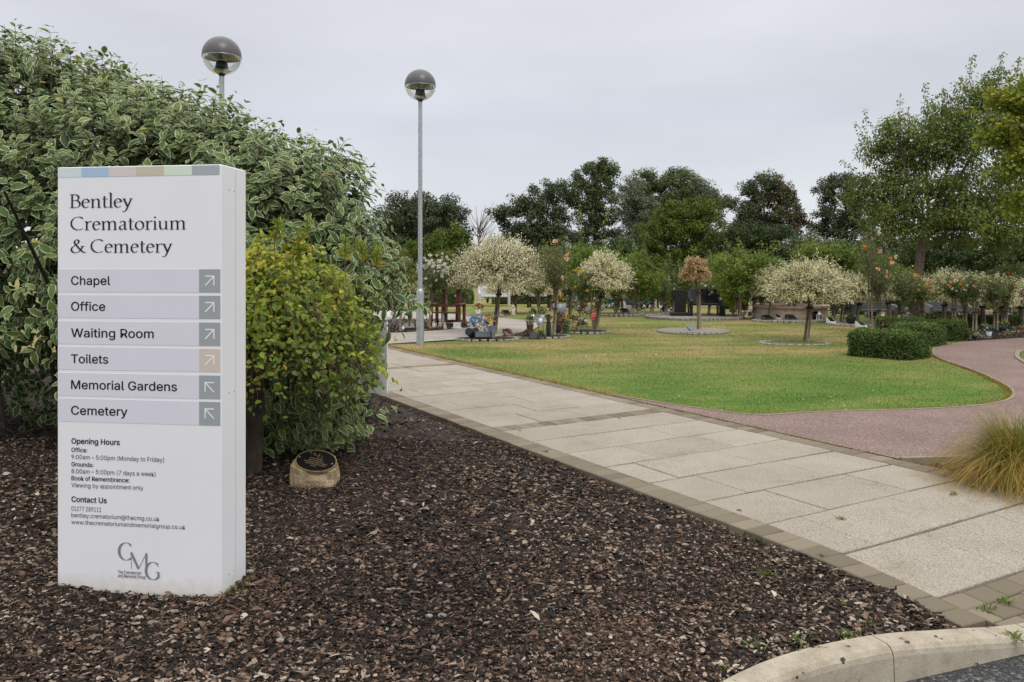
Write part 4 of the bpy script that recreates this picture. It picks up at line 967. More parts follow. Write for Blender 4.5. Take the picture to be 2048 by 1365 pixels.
# ================================================================ PLAQUE STONE
def plaque_stone():
    x, Y = gp(631, 968); root = empty('memorial_stone', (x, Y, -.02), 'rough tan boulder with an oval bronze plaque, in the mulch beside the tall sign', 'stone', None, 0)
    V, Fc = [], []; n, k = 26, 16
    from mathutils import noise as NZ
    for i in range(k + 1):
        a = math.pi * i / k
        for j in range(n):
            t = 2 * math.pi * j / n; d = Vector((math.sin(a) * math.cos(t), math.sin(a) * math.sin(t), math.cos(a)))
            q = Vector((math.copysign(abs(d.x) ** .62, d.x), math.copysign(abs(d.y) ** .62, d.y), math.copysign(abs(d.z) ** .40, d.z)))
            r = 1 + .13 * NZ.noise(q * 2.1 + Vector((3, 1, 0))) + .13 * NZ.noise(q * 4.3) + .10 * NZ.noise(q * 8.5)
            if q.z < .2: r *= 1 - .10 * max(q.x, 0) * (.2 - q.z)
            p = Vector((q.x * .182 * r, q.y * .118 * r, q.z * .17 * r + .075))
            lim = .186 + .42 * p.y - .06 * p.x
            if p.z > lim: p.z = lim + (p.z - lim) * .08
            if p.z > .06: p.x *= 1 - .55 * (p.z - .06); p.y *= 1 - .3 * (p.z - .06)
            V.append(p)
    for i in range(k):
        for j in range(n): b = (j + 1) % n; Fc.append((i * n + j, (i + 1) * n + j, (i + 1) * n + b, i * n + b))
    MB().add(V, Fc, False).build('boulder', 'boulder', root)
    M = Matrix.Rotation(rad(-12), 3, 'Z') @ Matrix.Rotation(rad(8.7), 3, 'Y') @ Matrix.Rotation(rad(24), 3, 'X'); c = Vector((.010, -.022, .193))
    def ell(a, b, z0, z1, name, mat, par, n=40, hole=None):
        m = MB(); V = []
        for z in (z0, z1):
            V += [M @ Vector((a * math.cos(2 * math.pi * i / n), b * math.sin(2 * math.pi * i / n), z)) + c for i in range(n)]
        m.add(V, [(i, (i + 1) % n, n + (i + 1) % n, n + i) for i in range(n)] + [tuple(range(n, 2 * n))], False)
        return m.build(name, mat, par)
    pl = ell(.158, .122, -.010, .006, 'plaque', 'bronze_rim', root)
    ell(.149, .113, 0, .0072, 'plaque_face', 'plate_black', pl)
    lay = lambda a, b, l: tuple(M @ Vector((a, b, .0085 + l * .05)) + c)
    fit(logo_mesh(), 'plaque_logo', 'bronze_rim', pl, -.085, .03, .030, .062, 2.04, lay)
    m = MB()      # the worn raised words are only legible as rows of letter-sized dashes
    for y, x0, x1 in ((.012, -.055, .045), (-.008, -.058, .062), (-.027, -.085, .098), (-.046, -.066, .092), (-.066, -.015, .03)):
        q = x0
        while q < x1:
            w = random.uniform(.003, .006); m.add([lay(q, y, 0), lay(q + w, y, 0), lay(q + w, y + .009, 0), lay(q, y + .009, 0)], [(0, 1, 2, 3)], False); q += w + .0022 + (.005 if random.random() < .16 else 0)
    m.build('plaque_text', 'bronze_rim', pl)
    for sx in (-.134, .130): MB().ball(lay(sx, .0, 0), .006, 8, 5).build('bolt', 'reflector', pl)
plaque_stone()

# ================================================================ ORNAMENTAL GRASS
def moor_grass():
    x, Y = 3.80, 5.95
    root = empty('ornamental_grass', (x, Y, -.04), 'arching clump of green and rust-coloured ornamental grass at the paving edge', 'grass clump')
    n = 4600; az = R.uniform(0, 2 * math.pi, n); el = R.beta(1.6, 1.1, n); seg = 7
    L = R.uniform(.58, 1.14, n); out = (1 - el * .74); V = []; w = R.uniform(.0016, .0034, n)
    curl = R.normal(size=n) * .55; base = np.stack([np.cos(az) * .13 * R.random(n) ** .5, np.sin(az) * .13 * R.random(n) ** .5, np.zeros(n)], -1)
    for k in range(seg + 1):
        t = k / seg; h = np.sin(np.minimum(t * (1.25 + .9 * out), 2.6) * 1.0) / 1.0 * L * (.55 + .45 * el) * .98
        h = L * (t * (1.25 - .3 * out) - t * t * (.35 + .95 * out)); rr = L * out * (t ** 1.15) * .86
        cu = curl * t * t
        P = base + np.stack([np.cos(az + cu) * rr, np.sin(az + cu) * rr, np.maximum(h, .008 + .02 * t)], -1)
        s = np.stack([-np.sin(az), np.cos(az), np.zeros(n)], -1) * (w * (1 - t * .85))[:, None]
        V += [P - s, P + s]
    V = np.stack(V, 1); m = V.shape[1]; f = np.array([(2 * k, 2 * k + 1, 2 * k + 3, 2 * k + 2) for k in range(seg)])
    rn = np.clip(.22 + .80 * (1 - el) * R.random(n) ** .7 + .15 * R.normal(size=n), 0, 1)
    np_mesh('blades', V.reshape(-1, 3), (f[None] + (np.arange(n) * m)[:, None, None]).reshape(-1, 4), 'moor_grass', root, {'rnd': np.repeat(rn, m)})
moor_grass()
# ================================================================ TREES
UP = np.array([0, 0, 1.0])
def lobed_tree(name, label, Y, tpx, lobes, mat, leaf, per, rc, cat='tree', group='trees beyond the memorial garden', bark='dark_bark', tr=.25, shoots=(), aspect=.55, droop=.2, base_py=None, dens=1.0, split=None, limbs=26, gap=0):
    bx = xat(tpx, Y); root = empty(name, (0, 0, 0), label, cat, group)
    k = mpp(Y); Lv = Leaves(); C = []
    for (cx, cy, rx, ry) in lobes:
        c = np.array((xat(cx, Y), Y, zat(cy, Y))); r = np.array((rx * k, rx * k * .8, ry * k))
        n = max(8, int(dens * (rx * ry * k * k) * 4.2 / rc ** 2))
        d = rdir(n); q = c + d * r * (R.random(n) ** .42)[:, None] * .93
        C.append(q)
    C = np.concatenate(C); C = C[C[:, 2] > .25]; n = len(C)
    if gap: C = C[wob(C[:, 0] * 1.0, C[:, 2], 3.4 / (rc * 2), 5) > -gap]; n = len(C)
    rcs = rc * R.uniform(.65, 1.3, n); per = int(per * 1.1); m_ = n * per; j = np.repeat(np.arange(n), per)
    d = rdir(m_); P = C[j] + d * (rcs[j] * (.35 + .75 * R.random(m_)))[:, None] * (1, 1, .72)
    ok = P[:, 2] > .05; P, d, j, m_ = P[ok], d[ok], j[ok], ok.sum()
    tone = R.normal(size=n) * .15; rn = .42 + tone[j] + .22 * R.normal(size=m_)
    if split is not None: rn = np.where(P[:, 0] > xat(split, Y) + R.normal(size=m_) * .9, rn + .17, np.minimum(rn, .62) - .08)
    sz = leaf * R.uniform(.7, 1.3, m_)
    Lv.add(T_DIA, P, unit(rdir(m_) + d * .5 - UP * droop), unit(d * .6 + UP * .55 + rdir(m_) * .6), sz, sz * aspect, rn, np.zeros(m_))
    S0, S1 = [], []
    for (x0, y0, x1, y1, cnt) in shoots:
        a = np.array((xat(x0, Y), Y, zat(y0, Y))) + R.normal(size=3) * (0, .4, 0); b = np.array((xat(x1, Y), a[1], zat(y1, Y)))
        t = R.random(cnt) ** .8; q = a + (b - a) * t[:, None] + R.normal(size=(cnt, 3)) * (leaf * .75 * (1.25 - t))[:, None] * 1.3
        S0.append(a); S1.append(b)
        sz = leaf * R.uniform(.7, 1.15, cnt)
        Lv.add(T_DIA, q, unit(rdir(cnt) + unit(b - a) * .35 - UP * droop * 1.6), unit(rdir(cnt) + UP * .5), sz, sz * aspect, .55 + .2 * R.normal(size=cnt), np.zeros(cnt))
    Lv.build('crown', mat, root)
    m = MB(); zlo = C[:, 2].min(); zt = max(.35 * C[:, 2].mean() + .35 * zlo, zlo + .1)
    xm = C[:, 0].mean(); topc = Vector((bx * .35 + xm * .65, Y, C[:, 2].mean()))
    fork = Vector((bx + .12 * (xm - bx), Y, zt))
    m.tube([(bx, Y, -.2), (bx + .02, Y, zt * .5), fork, topc], [tr * 1.15, tr * .9, tr * .8, tr * .35], 9)
    hubs = []
    for (cx, cy, rx, ry) in lobes:
        h_ = Vector((xat(cx, Y), Y + random.uniform(-.5, .5) * rx * k, max(zat(cy, Y), zt))); a_ = fork.lerp(topc, random.uniform(0, .45)); md = a_.lerp(h_, .5) + Vector((0, 0, random.uniform(-.12, .10) * (h_ - a_).length))
        m.tube([a_, md, h_], [tr * .40, tr * .28, tr * .12], 6); hubs.append((a_, md, h_))
    for q in C[R.permutation(n)[:limbs]]:
        q = Vector(q); a_, md, h_ = min(hubs, key=lambda h: (h[2] - q).length); f_ = random.uniform(.25, 1); s_ = md.lerp(h_, f_)
        mid = s_.lerp(q, .5) + Vector((0, 0, .15 * (q - s_).length * random.uniform(-.4, 1)))
        m.tube([s_, mid, q], [tr * .13, tr * .09, tr * .03], 4)
    m.build('trunk', bark, root)
    if S0: sticks('shoots', S0, S1, leaf * .06, bark, root)
    return root

BT = [
 ('broad dark green tree behind the lamp post', 85, 850, [(850, 430, 80, 52), (800, 440, 60, 58), (905, 445, 38, 48), (850, 490, 95, 40), (780, 490, 60, 50)], 'oak_leaf', .30, 110, .95, dict()),
 ('lower spreading bright green tree at the foot of the broad dark tree', 66, 885, [(905, 475, 45, 28), (870, 490, 55, 26), (840, 500, 50, 20), (900, 500, 55, 22)], 'yew_leaf', .22, 100, .6, dict(droop=.5)),
 ('dark oak with an open ragged crown, left end of the tall tree row', 90, 1085, [(1100, 400, 55, 45), (1050, 415, 45, 32), (1003, 428, 32, 22), (1075, 455, 75, 45), (1020, 465, 40, 28), (1110, 480, 70, 40)], 'oak_leaf', .30, 95, .9, dict(gap=.30)),
 ('tallest tree of the row, with a narrow domed top', 92, 1195, [(1190, 362, 46, 45), (1203, 340, 34, 26), (1155, 390, 42, 42), (1200, 420, 50, 50), (1190, 480, 60, 50)], 'mid_green_leaf', .30, 90, .85, dict(gap=.26)),
 ('grey-green willow-like tree right of the tallest tree', 88, 1275, [(1262, 400, 38, 50), (1285, 440, 48, 55), (1270, 490, 60, 45)], 'grey_green_leaf', .26, 110, .9, dict()),
 ('broad round-topped tree with the sky showing through', 95, 1330, [(1300, 370, 52, 38), (1345, 368, 55, 36), (1325, 400, 80, 45), (1320, 450, 70, 45)], 'mid_green_leaf', .30, 90, .85, dict(gap=.30)),
 ('blue-green tree behind the bright green yew', 98, 1400, [(1388, 385, 42, 36), (1425, 400, 32, 26), (1400, 430, 60, 50), (1450, 405, 25, 20)], 'grey_green_leaf', .30, 95, .9, dict(gap=.32)),
 ('wide bright green yew with drooping layered boughs', 64, 1380, [(1345, 425, 42, 26), (1405, 418, 50, 28), (1325, 465, 52, 32), (1400, 465, 70, 34), (1440, 490, 50, 30), (1350, 510, 75, 38), (1310, 520, 45, 40), (1430, 530, 60, 34)], 'yew_leaf', .20, 120, .62, dict(droop=.6)),
 ('round tree with autumn brown leaves on its right side', 86, 1535, [(1525, 375, 45, 32), (1560, 385, 38, 32), (1505, 415, 42, 36), (1575, 420, 34, 34), (1540, 440, 65, 45), (1500, 460, 50, 40), (1590, 450, 28, 26)], 'brown_tinged_leaf', .28, 100, .8, dict(split=1545, gap=.34)),
 ('dark open-branched oak at the right end of the tall row', 84, 1690, [(1685, 372, 42, 28), (1650, 390, 32, 26), (1700, 410, 50, 40), (1655, 440, 42, 36), (1700, 470, 55, 45), (1740, 440, 40, 50)], 'oak_leaf', .28, 95, .78, dict(gap=.2)),
 ('dark green spreading conifer under the autumn-tinged tree', 60, 1500, [(1490, 480, 60, 34), (1545, 480, 60, 34), (1480, 530, 80, 40), (1560, 530, 70, 40)], 'dark_shrub_leaf', .2, 110, .6, dict(droop=.5)),
 ('olive green spreading conifer under the right-hand oak', 58, 1625, [(1620, 490, 55, 34), (1600, 530, 70, 40), (1670, 520, 60, 40), (1720, 520, 60, 45)], 'mid_green_leaf', .2, 110, .6, dict(droop=.5)),
 ('dark conifers massed behind the large tree on the right', 52, 1960, [(1900, 500, 60, 34), (1960, 505, 70, 38), (2030, 500, 70, 40), (2100, 500, 70, 46), (1850, 510, 60, 36)], 'dark_shrub_leaf', .2, 120, .6, dict(droop=.5)),
 ('mid green tree filling the gap left of the large tree', 56, 1790, [(1780, 480, 55, 36), (1820, 510, 60, 40), (1760, 525, 50, 34)], 'mid_green_leaf', .2, 100, .6, dict(droop=.4)),
 ('dark thicket tree between the oak and the bright yew', 62, 1230, [(1200, 520, 60, 40), (1250, 520, 60, 44), (1140, 520, 60, 34), (1080, 525, 60, 32)], 'dark_shrub_leaf', .2, 110, .62, dict()),
]
for lb, Y, tp, lobes, mat, lf, per, rc, kw in BT:
    lobed_tree('background_tree', lb, Y, tp, lobes, mat, lf * .82, per, rc * .78, tr=.32, **kw)
def thicket():
    n = 36000; px = R.uniform(100, 2400, n); Y = R.uniform(72, 84, n); top = 508 + 22 * wob(px * .02, Y * 0, 1.2, 5) + 10 * wob(px * .02, Y * 0, 5, 6)
    py = top + (560 - top) * R.random(n) ** 1.3; P = np.stack([(px - 1024) / F * Y, Y, np.maximum(H + (HY - py) / F * Y, .1)], -1)
    sz = R.uniform(.3, .6, n); Lv = Leaves().add(T_DIA, P, rdir(n), unit(rdir(n) + UP * .6 + (0, -.6, 0)), sz, sz * .6, .35 + .25 * R.normal(size=n) + .3 * wob(P[:, 0], P[:, 2] * 2, .8, 7), np.zeros(n))
    tag(Lv.build('far_wood', 'dark_shrub_leaf'), 'dark undergrowth at the foot of the distant trees', 'wood', kind='stuff')
thicket()
def bare_tree():
    Y = 80; root = empty('bare_tree', (0, 0, 0), 'thin leafless sapling against the sky between the dark tree and the oak', 'tree', 'trees beyond the memorial garden')
    m = MB(); x = xat(957, Y)
    m.tube([(x, Y, -.2), (x, Y, zat(500, Y)), (x + .2, Y, zat(445, Y))], [.12, .09, .03], 6); m.build('trunk', 'grey_brown_wood', root)
    m = MB()
    for k in range(46):
        a = Vector((x + random.uniform(-.1, .2), Y, zat(random.uniform(455, 510), Y))); b = a + Vector((random.uniform(-2.0, 2.0), random.uniform(-.8, .8), random.uniform(.6, 2.8)))
        m.tube([a, a.lerp(b, .5) + Vector((0, 0, -.15)), b], [.035, .025, .012], 4)
    m.build('branches', 'grey_brown_wood', root)
bare_tree()

# the large tree on the right and the maple leaning in from beyond the edge
lobed_tree('large_tree', 'large leafy tree with a leaning trunk and upright shoots beside the red path', 23, 1832,
    [(1785, 300, 62, 70), (1850, 290, 70, 80), (1925, 250, 72, 90), (2005, 225, 75, 95), (1750, 380, 62, 52), (1840, 400, 95, 62), (1960, 400, 100, 80), (2080, 360, 90, 120), (1900, 450, 120, 45), (2000, 470, 90, 40), (1770, 440, 60, 40)],
    'cherry_leaf', .105, 62, .34, group='trees beside the red path', bark='bark', tr=.15, aspect=.42, droop=.75, dens=1.85, limbs=130, gap=.34,
    shoots=[(1790, 260, 1792, 192, 46), (1835, 240, 1838, 170, 60), (1760, 300, 1725, 240, 46), (1745, 330, 1735, 215, 60), (1725, 350, 1686, 320, 40), (1720, 330, 1700, 275, 36), (1865, 240, 1880, 190, 50), (1910, 220, 1905, 165, 60), (1930, 200, 1945, 108, 90), (1960, 180, 1950, 140, 50), (1990, 180, 2005, 106, 80), (2030, 170, 2040, 112, 70), (1740, 420, 1690, 390, 40), (1730, 450, 1690, 435, 30)])
lobed_tree('maple_tree', 'yellow-green maple overhanging from the right edge of the view', 16.5, 2170,
    [(2075, 255, 62, 55), (2100, 350, 70, 70), (2015, 200, 52, 20), (2000, 262, 42, 22), (2025, 325, 40, 28), (2045, 415, 42, 38), (2060, 180, 60, 22), (2150, 300, 90, 130)],
    'maple_leaf', .095, 60, .26, group='trees beside the red path', bark='bark', tr=.11, aspect=.85, droop=.5, dens=.9, limbs=40, gap=.34,
    shoots=[(2030, 200, 1958, 172, 40), (2010, 230, 1945, 215, 30), (2000, 270, 1935, 300, 34), (2010, 330, 1950, 350, 30), (2040, 440, 1990, 450, 26)])

# ---- young trees among the memorials
YT = [('young pale green tree with two tall shoots behind the cream willow', 26, 1182, [(1185, 520, 48, 34), (1160, 530, 30, 30), (1215, 525, 30, 30), (1185, 560, 45, 26)], 'young_leaf', .10, .2, [(1165, 520, 1158, 408, 60), (1205, 515, 1215, 415, 64), (1140, 520, 1130, 470, 30), (1230, 520, 1238, 480, 30)]),
 ('feathery young tree of light green shoots in the middle distance', 28, 1276, [(1275, 540, 42, 40), (1255, 565, 30, 28), (1295, 560, 32, 30)], 'young_leaf', .09, .2, [(1270, 530, 1268, 458, 50), (1285, 530, 1292, 466, 40), (1250, 540, 1240, 485, 34), (1300, 540, 1318, 505, 30)]),
 ('young cherry with arching branches hung with drooping leaves', 26, 1480, [(1485, 535, 52, 34), (1460, 560, 36, 26), (1520, 540, 40, 26), (1490, 572, 44, 18)], 'young_leaf', .11, .2, [(1470, 520, 1452, 452, 50), (1500, 520, 1480, 475, 40), (1520, 525, 1568, 478, 60), (1535, 530, 1578, 492, 50), (1510, 510, 1515, 480, 30), (1440, 540, 1425, 505, 24)]),
 ('young green tree behind the large cream willow on the right', 27, 1652, [(1655, 515, 50, 24), (1625, 505, 32, 20), (1690, 520, 36, 24)], 'young_leaf', .11, .2, [(1630, 500, 1618, 476, 30), (1660, 500, 1690, 480, 40), (1690, 505, 1715, 490, 34), (1610, 510, 1595, 515, 26)]),
 ('dense bushy small tree behind the orange-tinged willow', 30, 1345, [(1345, 555, 42, 36), (1325, 575, 30, 26), (1370, 570, 28, 26)], 'rose_leaf', .09, .22, [(1345, 530, 1340, 508, 24)]),
 ('olive small tree left of the lamp post at the path edge', 20.5, 800, [(795, 520, 30, 32), (780, 545, 30, 30), (810, 560, 26, 24)], 'olive_leaf', .06, .14, [(795, 500, 790, 478, 26)]),
 ('thin olive small tree between the lamp post and the wooden seat', 22.5, 892, [(890, 530, 28, 26), (905, 555, 28, 26), (880, 560, 26, 24)], 'olive_leaf', .06, .14, [(885, 520, 876, 486, 26), (900, 520, 908, 492, 20)]),
 ('lime green bush beside the black bench', 27, 1465, [(1462, 590, 20, 14), (1475, 602, 18, 12)], 'lime_leaf', .07, .12, []),
 ('reddish-green bush in the middle of the garden', 30, 1305, [(1300, 575, 30, 20), (1320, 590, 22, 16)], 'olive_leaf', .07, .16, []),
 ('small leafy tree with reddish tips at the far right', 23.5, 2008, [(2005, 565, 34, 30), (2020, 550, 26, 20)], 'rose_leaf', .065, .14, [(2000, 550, 1995, 525, 24), (2015, 550, 2022, 530, 20)])]
for lb, Y, tp, lobes, mat, lf, rc, sh in YT:
    lobed_tree('young_tree', lb, Y, tp, [(a_, b_, c_ * 1.12, d_ * 1.1) for a_, b_, c_, d_ in lobes], mat, lf, 46, rc, group='young trees among the memorials', bark='pale_bark', tr=.035, shoots=sh, aspect=.4, droop=.55, limbs=20)

# ---- grafted dappled willows
def willow(cx, top, bot, hw, bx, by, mat, label, lean=0):
    Y = depth(by); k = mpp(Y); x0 = xat(bx, Y); xc = xat(cx, Y); zt, zb = zat(top, Y), zat(bot, Y); rw = hw * k; rz = (zt - zb)
    root = empty('standard_willow', (x0, Y, 0), label, 'tree', 'grafted willows with ball crowns'); xc -= x0
    n = int(220 + hw * 11); ks = 24; zg = zb + rz * .22
    u = R.random(n); cz = -.38 + 1.38 * u; az = R.uniform(0, 2 * math.pi, n); sx = np.sqrt(np.maximum(1 - np.clip(cz, -1, 1) ** 2, 0.02))
    ph = R.uniform(0, 6.28, 3); lump = np.sin(az * 3 + ph[0] + cz * 2) * .5 + np.sin(az * 5 + ph[1] - cz * 4) * .35 + np.sin(cz * 7 + az * 2 + ph[2]) * .3
    rr = R.uniform(.70, 1.06, n) * (1 + .17 * lump) * np.where(R.random(n) < .06, 1.13, 1); tone = R.normal(size=n) * .16 + .12 * lump
    E = np.stack([np.cos(az) * sx * rw * rr, np.sin(az) * sx * rw * rr, np.where(cz > 0, cz * rz * .78 * rr, cz * rz * .55)], -1) + np.array((xc, 0, zg))
    O = np.stack([xc + R.normal(size=n) * .05 * rw, R.normal(size=n) * .05 * rw, np.full(n, zg - .04 * rz)], -1)
    M_ = (O + E) / 2 + np.stack([np.zeros(n), np.zeros(n), R.uniform(.05, .2, n) * rz], -1)
    Lv = Leaves(); lf = max(.055, 3.4 * k)
    for i in range(ks):
        t = .34 + .68 * i / (ks - 1); q = O * (1 - t) ** 2 + M_ * 2 * t * (1 - t) + E * t * t + R.normal(size=(n, 3)) * .022 * rw
        A = unit(unit(E - O) * .55 + rdir(n) * .75 + UP * .1); sz = lf * R.uniform(.65, 1.2, n)
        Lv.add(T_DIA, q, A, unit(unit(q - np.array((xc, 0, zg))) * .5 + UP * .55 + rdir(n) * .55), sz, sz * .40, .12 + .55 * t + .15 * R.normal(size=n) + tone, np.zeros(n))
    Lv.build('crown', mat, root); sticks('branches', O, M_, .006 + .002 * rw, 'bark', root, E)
    zt_ = zg + .02
    MB().tube([(0, 0, -.1), (xc * .45 + .02, 0, zt_ * .5), (xc, 0, zt_)], [.027 * (1 + rw * .3), .024 * (1 + rw * .3), .028], 8).build('trunk', 'bark', root)
    MB().tube([(.07, -.03, -.1), (.07 + xc * .8, -.03, zt_ * .93)], [.026, .026], 8).build('stake', 'stake_wood', root)
    MB().tube([(.045 + xc * .6, 0, zt_ * .66), (.045 + xc * .6, 0, zt_ * .66 + .05)], [.085, .085], 10).build('tie', 'black_plastic', root)
    return root
WL, WG, WR = 'willow_leaf', 'willow_leaf_green', 'willow_leaf_rust'
for a in [(1000, 470, 577, 94, 985, 668, WL, 'largest cream-leaved ball willow, beside the lamp post, leaning over blue and yellow flowers'),
          (1030, 532, 590, 66, 1028, 627, WL, 'cream ball willow partly hidden behind the largest one'),
          (1207, 505, 580, 56, 1187, 662, WL, 'cream ball willow behind the red and white bouquet'),
          (1138, 540, 578, 30, 1138, 634, WG, 'small cream willow behind the marigold tub'),
          (1391, 514, 562, 27, 1396, 661, WR, 'small ball willow tinged rust orange, alone in its round stone ring'),
          (1543, 531, 592, 40, 1535, 640, WG, 'medium pale willow just left of the wide one on the lawn'),
          (1620, 516, 606, 78, 1608, 683, WG, 'wide pale ball willow standing on the open lawn'),
          (1466, 553, 590, 24, 1464, 628, WG, 'tiny distant pale willow near the lime bush'),
          (1722, 548, 606, 40, 1706, 648, WG, 'pale willow left of the left grey bench'),
          (1770, 545, 600, 34, 1778, 652, WG, 'pale willow in front of the left grey bench'),
          (1890, 541, 606, 42, 1880, 656, WG, 'pale willow right of the large tree trunk'),
          (1958, 546, 612, 38, 1966, 655, WG, 'pale willow right of the right grey bench'),
          (2038, 560, 612, 30, 2040, 654, WG, 'pale willow cut by the right edge of the view')]: willow(*a)

# ---- staked standard roses
BLOOMS = {}
def bloom(root, c, r, col, n=13):
    """one flower head, a part of its own; heads of one colour share a few meshes"""
    key = (col, random.randrange(4))
    if key not in BLOOMS:
        d = unit(R.normal(size=(n, 3)) * (1, 1, .8) + (0, -.25, .35)); Lv = Leaves()
        Lv.add(T_LEAF, d * .12, unit(d + rdir(n) * .3), unit(rdir(n) + d * .3), R.uniform(.8, 1.1, n), R.uniform(.75, 1.0, n), R.random(n), R.uniform(-.2, .5, n))
        o = Lv.build('flower', 'petal_' + col, root); BLOOMS[key] = o.data
    else: o = link(bpy.data.objects.new('flower', BLOOMS[key]), root)
    o.location = tuple(float(v) for v in c); o.scale = (r, r, r); o.rotation_euler = (random.uniform(-.5, .5), random.uniform(-.5, .5), random.uniform(-.6, .6))
def rose(cx, top, bot, hw, bx, by, cols, nb, label, br=.042, mat='rose_leaf', loose=1.0):
    Y = depth(by); k = mpp(Y); x0 = xat(bx, Y); xc = xat(cx, Y) - x0; zt, zb = zat(top, Y), zat(bot, Y); rw = hw * k; zc = (zt + zb) / 2; rz = (zt - zb) / 2
    root = empty('standard_rose', (x0, Y, 0), label, 'rose', 'staked roses')
    Lv = Leaves(); n = int(24 + hw * 1.1); zg = zb + .02
    d = unit(R.normal(size=(n, 3)) * (1, 1, .7) + (0, 0, .55)); E = np.array((xc, 0, zc)) + d * (rw, rw, rz) * R.uniform(.6, 1.12, n)[:, None]; O = np.tile((xc, 0, zg), (n, 1)) + R.normal(size=(n, 3)) * .03
    ks = 26
    for i in range(ks):
        t = .22 + .8 * i / (ks - 1); q = O + (E - O) * t + R.normal(size=(n, 3)) * .05 * loose
        sz = R.uniform(.038, .066, n)
        Lv.add(T_DIA, q, rdir(n), unit(rdir(n) * .6 + UP * .6 + (0, -.3, 0)), sz, sz * .62, .32 + .3 * t * R.random(n) + .2 * R.normal(size=n), np.zeros(n))
    Lv.build('crown', mat, root); sticks('branches', O, E, .006, 'pale_bark', root)
    per = max(1, nb // len(cols))
    for c in cols:
        for _ in range(per):
            dd = unit(R.normal(size=3) * (1, .6, .7) + (0, -.9, .4)); bloom(root, np.array((xc, 0, zc)) + dd * (rw, rw, rz) * R.uniform(.75, 1.05), br * R.uniform(.7, 1.25), c)
    MB().tube([(0, 0, -.1), (xc * .5 + .02, 0, zg * .5), (xc, 0, zg + .1)], [.022, .02, .018], 7).build('trunk', 'pale_bark', root)
    MB().tube([(.07, -.04, -.1), (.07 + xc * .5, -.04, zg * 1.0)], [.024, .024], 8).build('stake', 'stake_wood', root)
    MB().tube([(.035 + xc * .4, -.02, zg * .62), (.035 + xc * .4, -.02, zg * .62 + .04)], [.065, .065], 10).build('tie', 'black_plastic', root)
for a in [(868, 506, 586, 40, 853, 657, ['white'], 46, 'rose covered in white blooms right behind the lamp post', .055),
          (1112, 468, 590, 38, 1103, 672, ['peach', 'peach'], 4, 'tall reddish-leaved rose with a large peach bloom beside the largest cream willow', .06, 'rose_leaf', 1.3),
          (1165, 535, 600, 30, 1150, 664, ['yellow'], 8, 'rose with yellow blooms in front of the middle cream willow', .05),
          (1755, 452, 600, 48, 1752, 664, ['peach', 'peach', 'orange', 'cream'], 11, 'tallest rose with peach and orange blooms behind the front box hedge', .055, 'rose_leaf', 1.4),
          (1808, 530, 604, 34, 1796, 666, ['yellow', 'orange'], 6, 'rose with a few yellow blooms against the large tree trunk', .045),
          (1905, 548, 596, 24, 1903, 664, ['white', 'orange'], 12, 'slim rose with white blooms in front of the right grey bench', .05),
          (1946, 545, 604, 24, 1945, 668, ['pale_pink'], 4, 'slim staked rose at the right end of the right grey bench', .04),
          (1986, 548, 606, 26, 1988, 664, ['cream'], 4, 'pale staked rose right of the benches', .04),
          (2012, 545, 606, 24, 2005, 660, ['red', 'yellow'], 6, 'staked rose with red tips near the right edge', .04),
          (1470, 552, 578, 14, 1472, 636, ['red'], 3, 'small rose with one red bloom beside the black bench', .06),
          (1418, 545, 600, 24, 1414, 632, ['white'], 14, 'rose dotted with white blooms behind the black bench', .05),
          (1735, 470, 540, 20, 1738, 660, ['orange'], 4, 'thin rose with orange blooms left of the tallest one', .05)]: rose(*a)

for a in [(1232, 560, 600, 20, 1230, 629, ['pale_pink'], 3, 'slim green rose between the middle cream willow and the far plaques', .045),
          (1262, 548, 598, 22, 1264, 632, ['red'], 3, 'slim green rose behind the far dark plaque', .045),
          (1302, 556, 600, 22, 1300, 626, ['pink'], 4, 'slim green rose above the two small white lanterns', .045),
          (1328, 552, 600, 20, 1330, 630, ['cream'], 4, 'slim green rose just left of the tall black headstone', .045),
          (1520, 548, 602, 24, 1520, 636, ['white', 'yellow'], 6, 'rose left of the medium pale willow', .045),
          (1572, 556, 604, 20, 1574, 637, ['peach'], 3, 'rose between the medium and the wide pale willows', .045),
          (1662, 550, 604, 24, 1664, 642, ['peach', 'red'], 4, 'rose behind the white block plaque', .045),
          (1694, 545, 604, 26, 1692, 645, ['yellow'], 4, 'rose right behind the wide black bowl', .045),
          (1838, 556, 606, 26, 1842, 660, ['orange'], 4, 'rose right in front of the large tree trunk', .045),
          (1926, 552, 606, 24, 1925, 662, ['pale_pink', 'white'], 6, 'rose in front of the middle of the right grey bench', .045),
          (1075, 545, 596, 26, 1075, 640, ['yellow'], 4, 'low rose above the stone ledge', .045), (928, 548, 600, 24, 925, 640, ['white'], 5, 'rose behind the red-brown seat', .045)]: rose(*a)
for a in [(1240, 556, 598, 26, 1243, 626, WG, 'small pale willow right of the middle cream willow'), (1505, 540, 594, 34, 1506, 636, WG, 'pale willow overlapping the left of the medium one'), (1585, 545, 600, 36, 1588, 640, WG, 'pale willow behind the left half of the wide one'),
          (1685, 540, 604, 38, 1680, 646, WG, 'pale willow behind the right half of the wide one'), (1925, 548, 608, 36, 1930, 650, WL, 'creamy willow over the right grey bench'), (2000, 552, 612, 34, 2004, 656, WL, 'creamy willow second from the right edge'), (1830, 540, 602, 36, 1818, 650, WG, 'pale willow half hidden by the large tree trunk'), (1095, 548, 590, 30, 1100, 622, WL, 'far cream willow between the largest willow and the marigold tub')]: willow(*a)
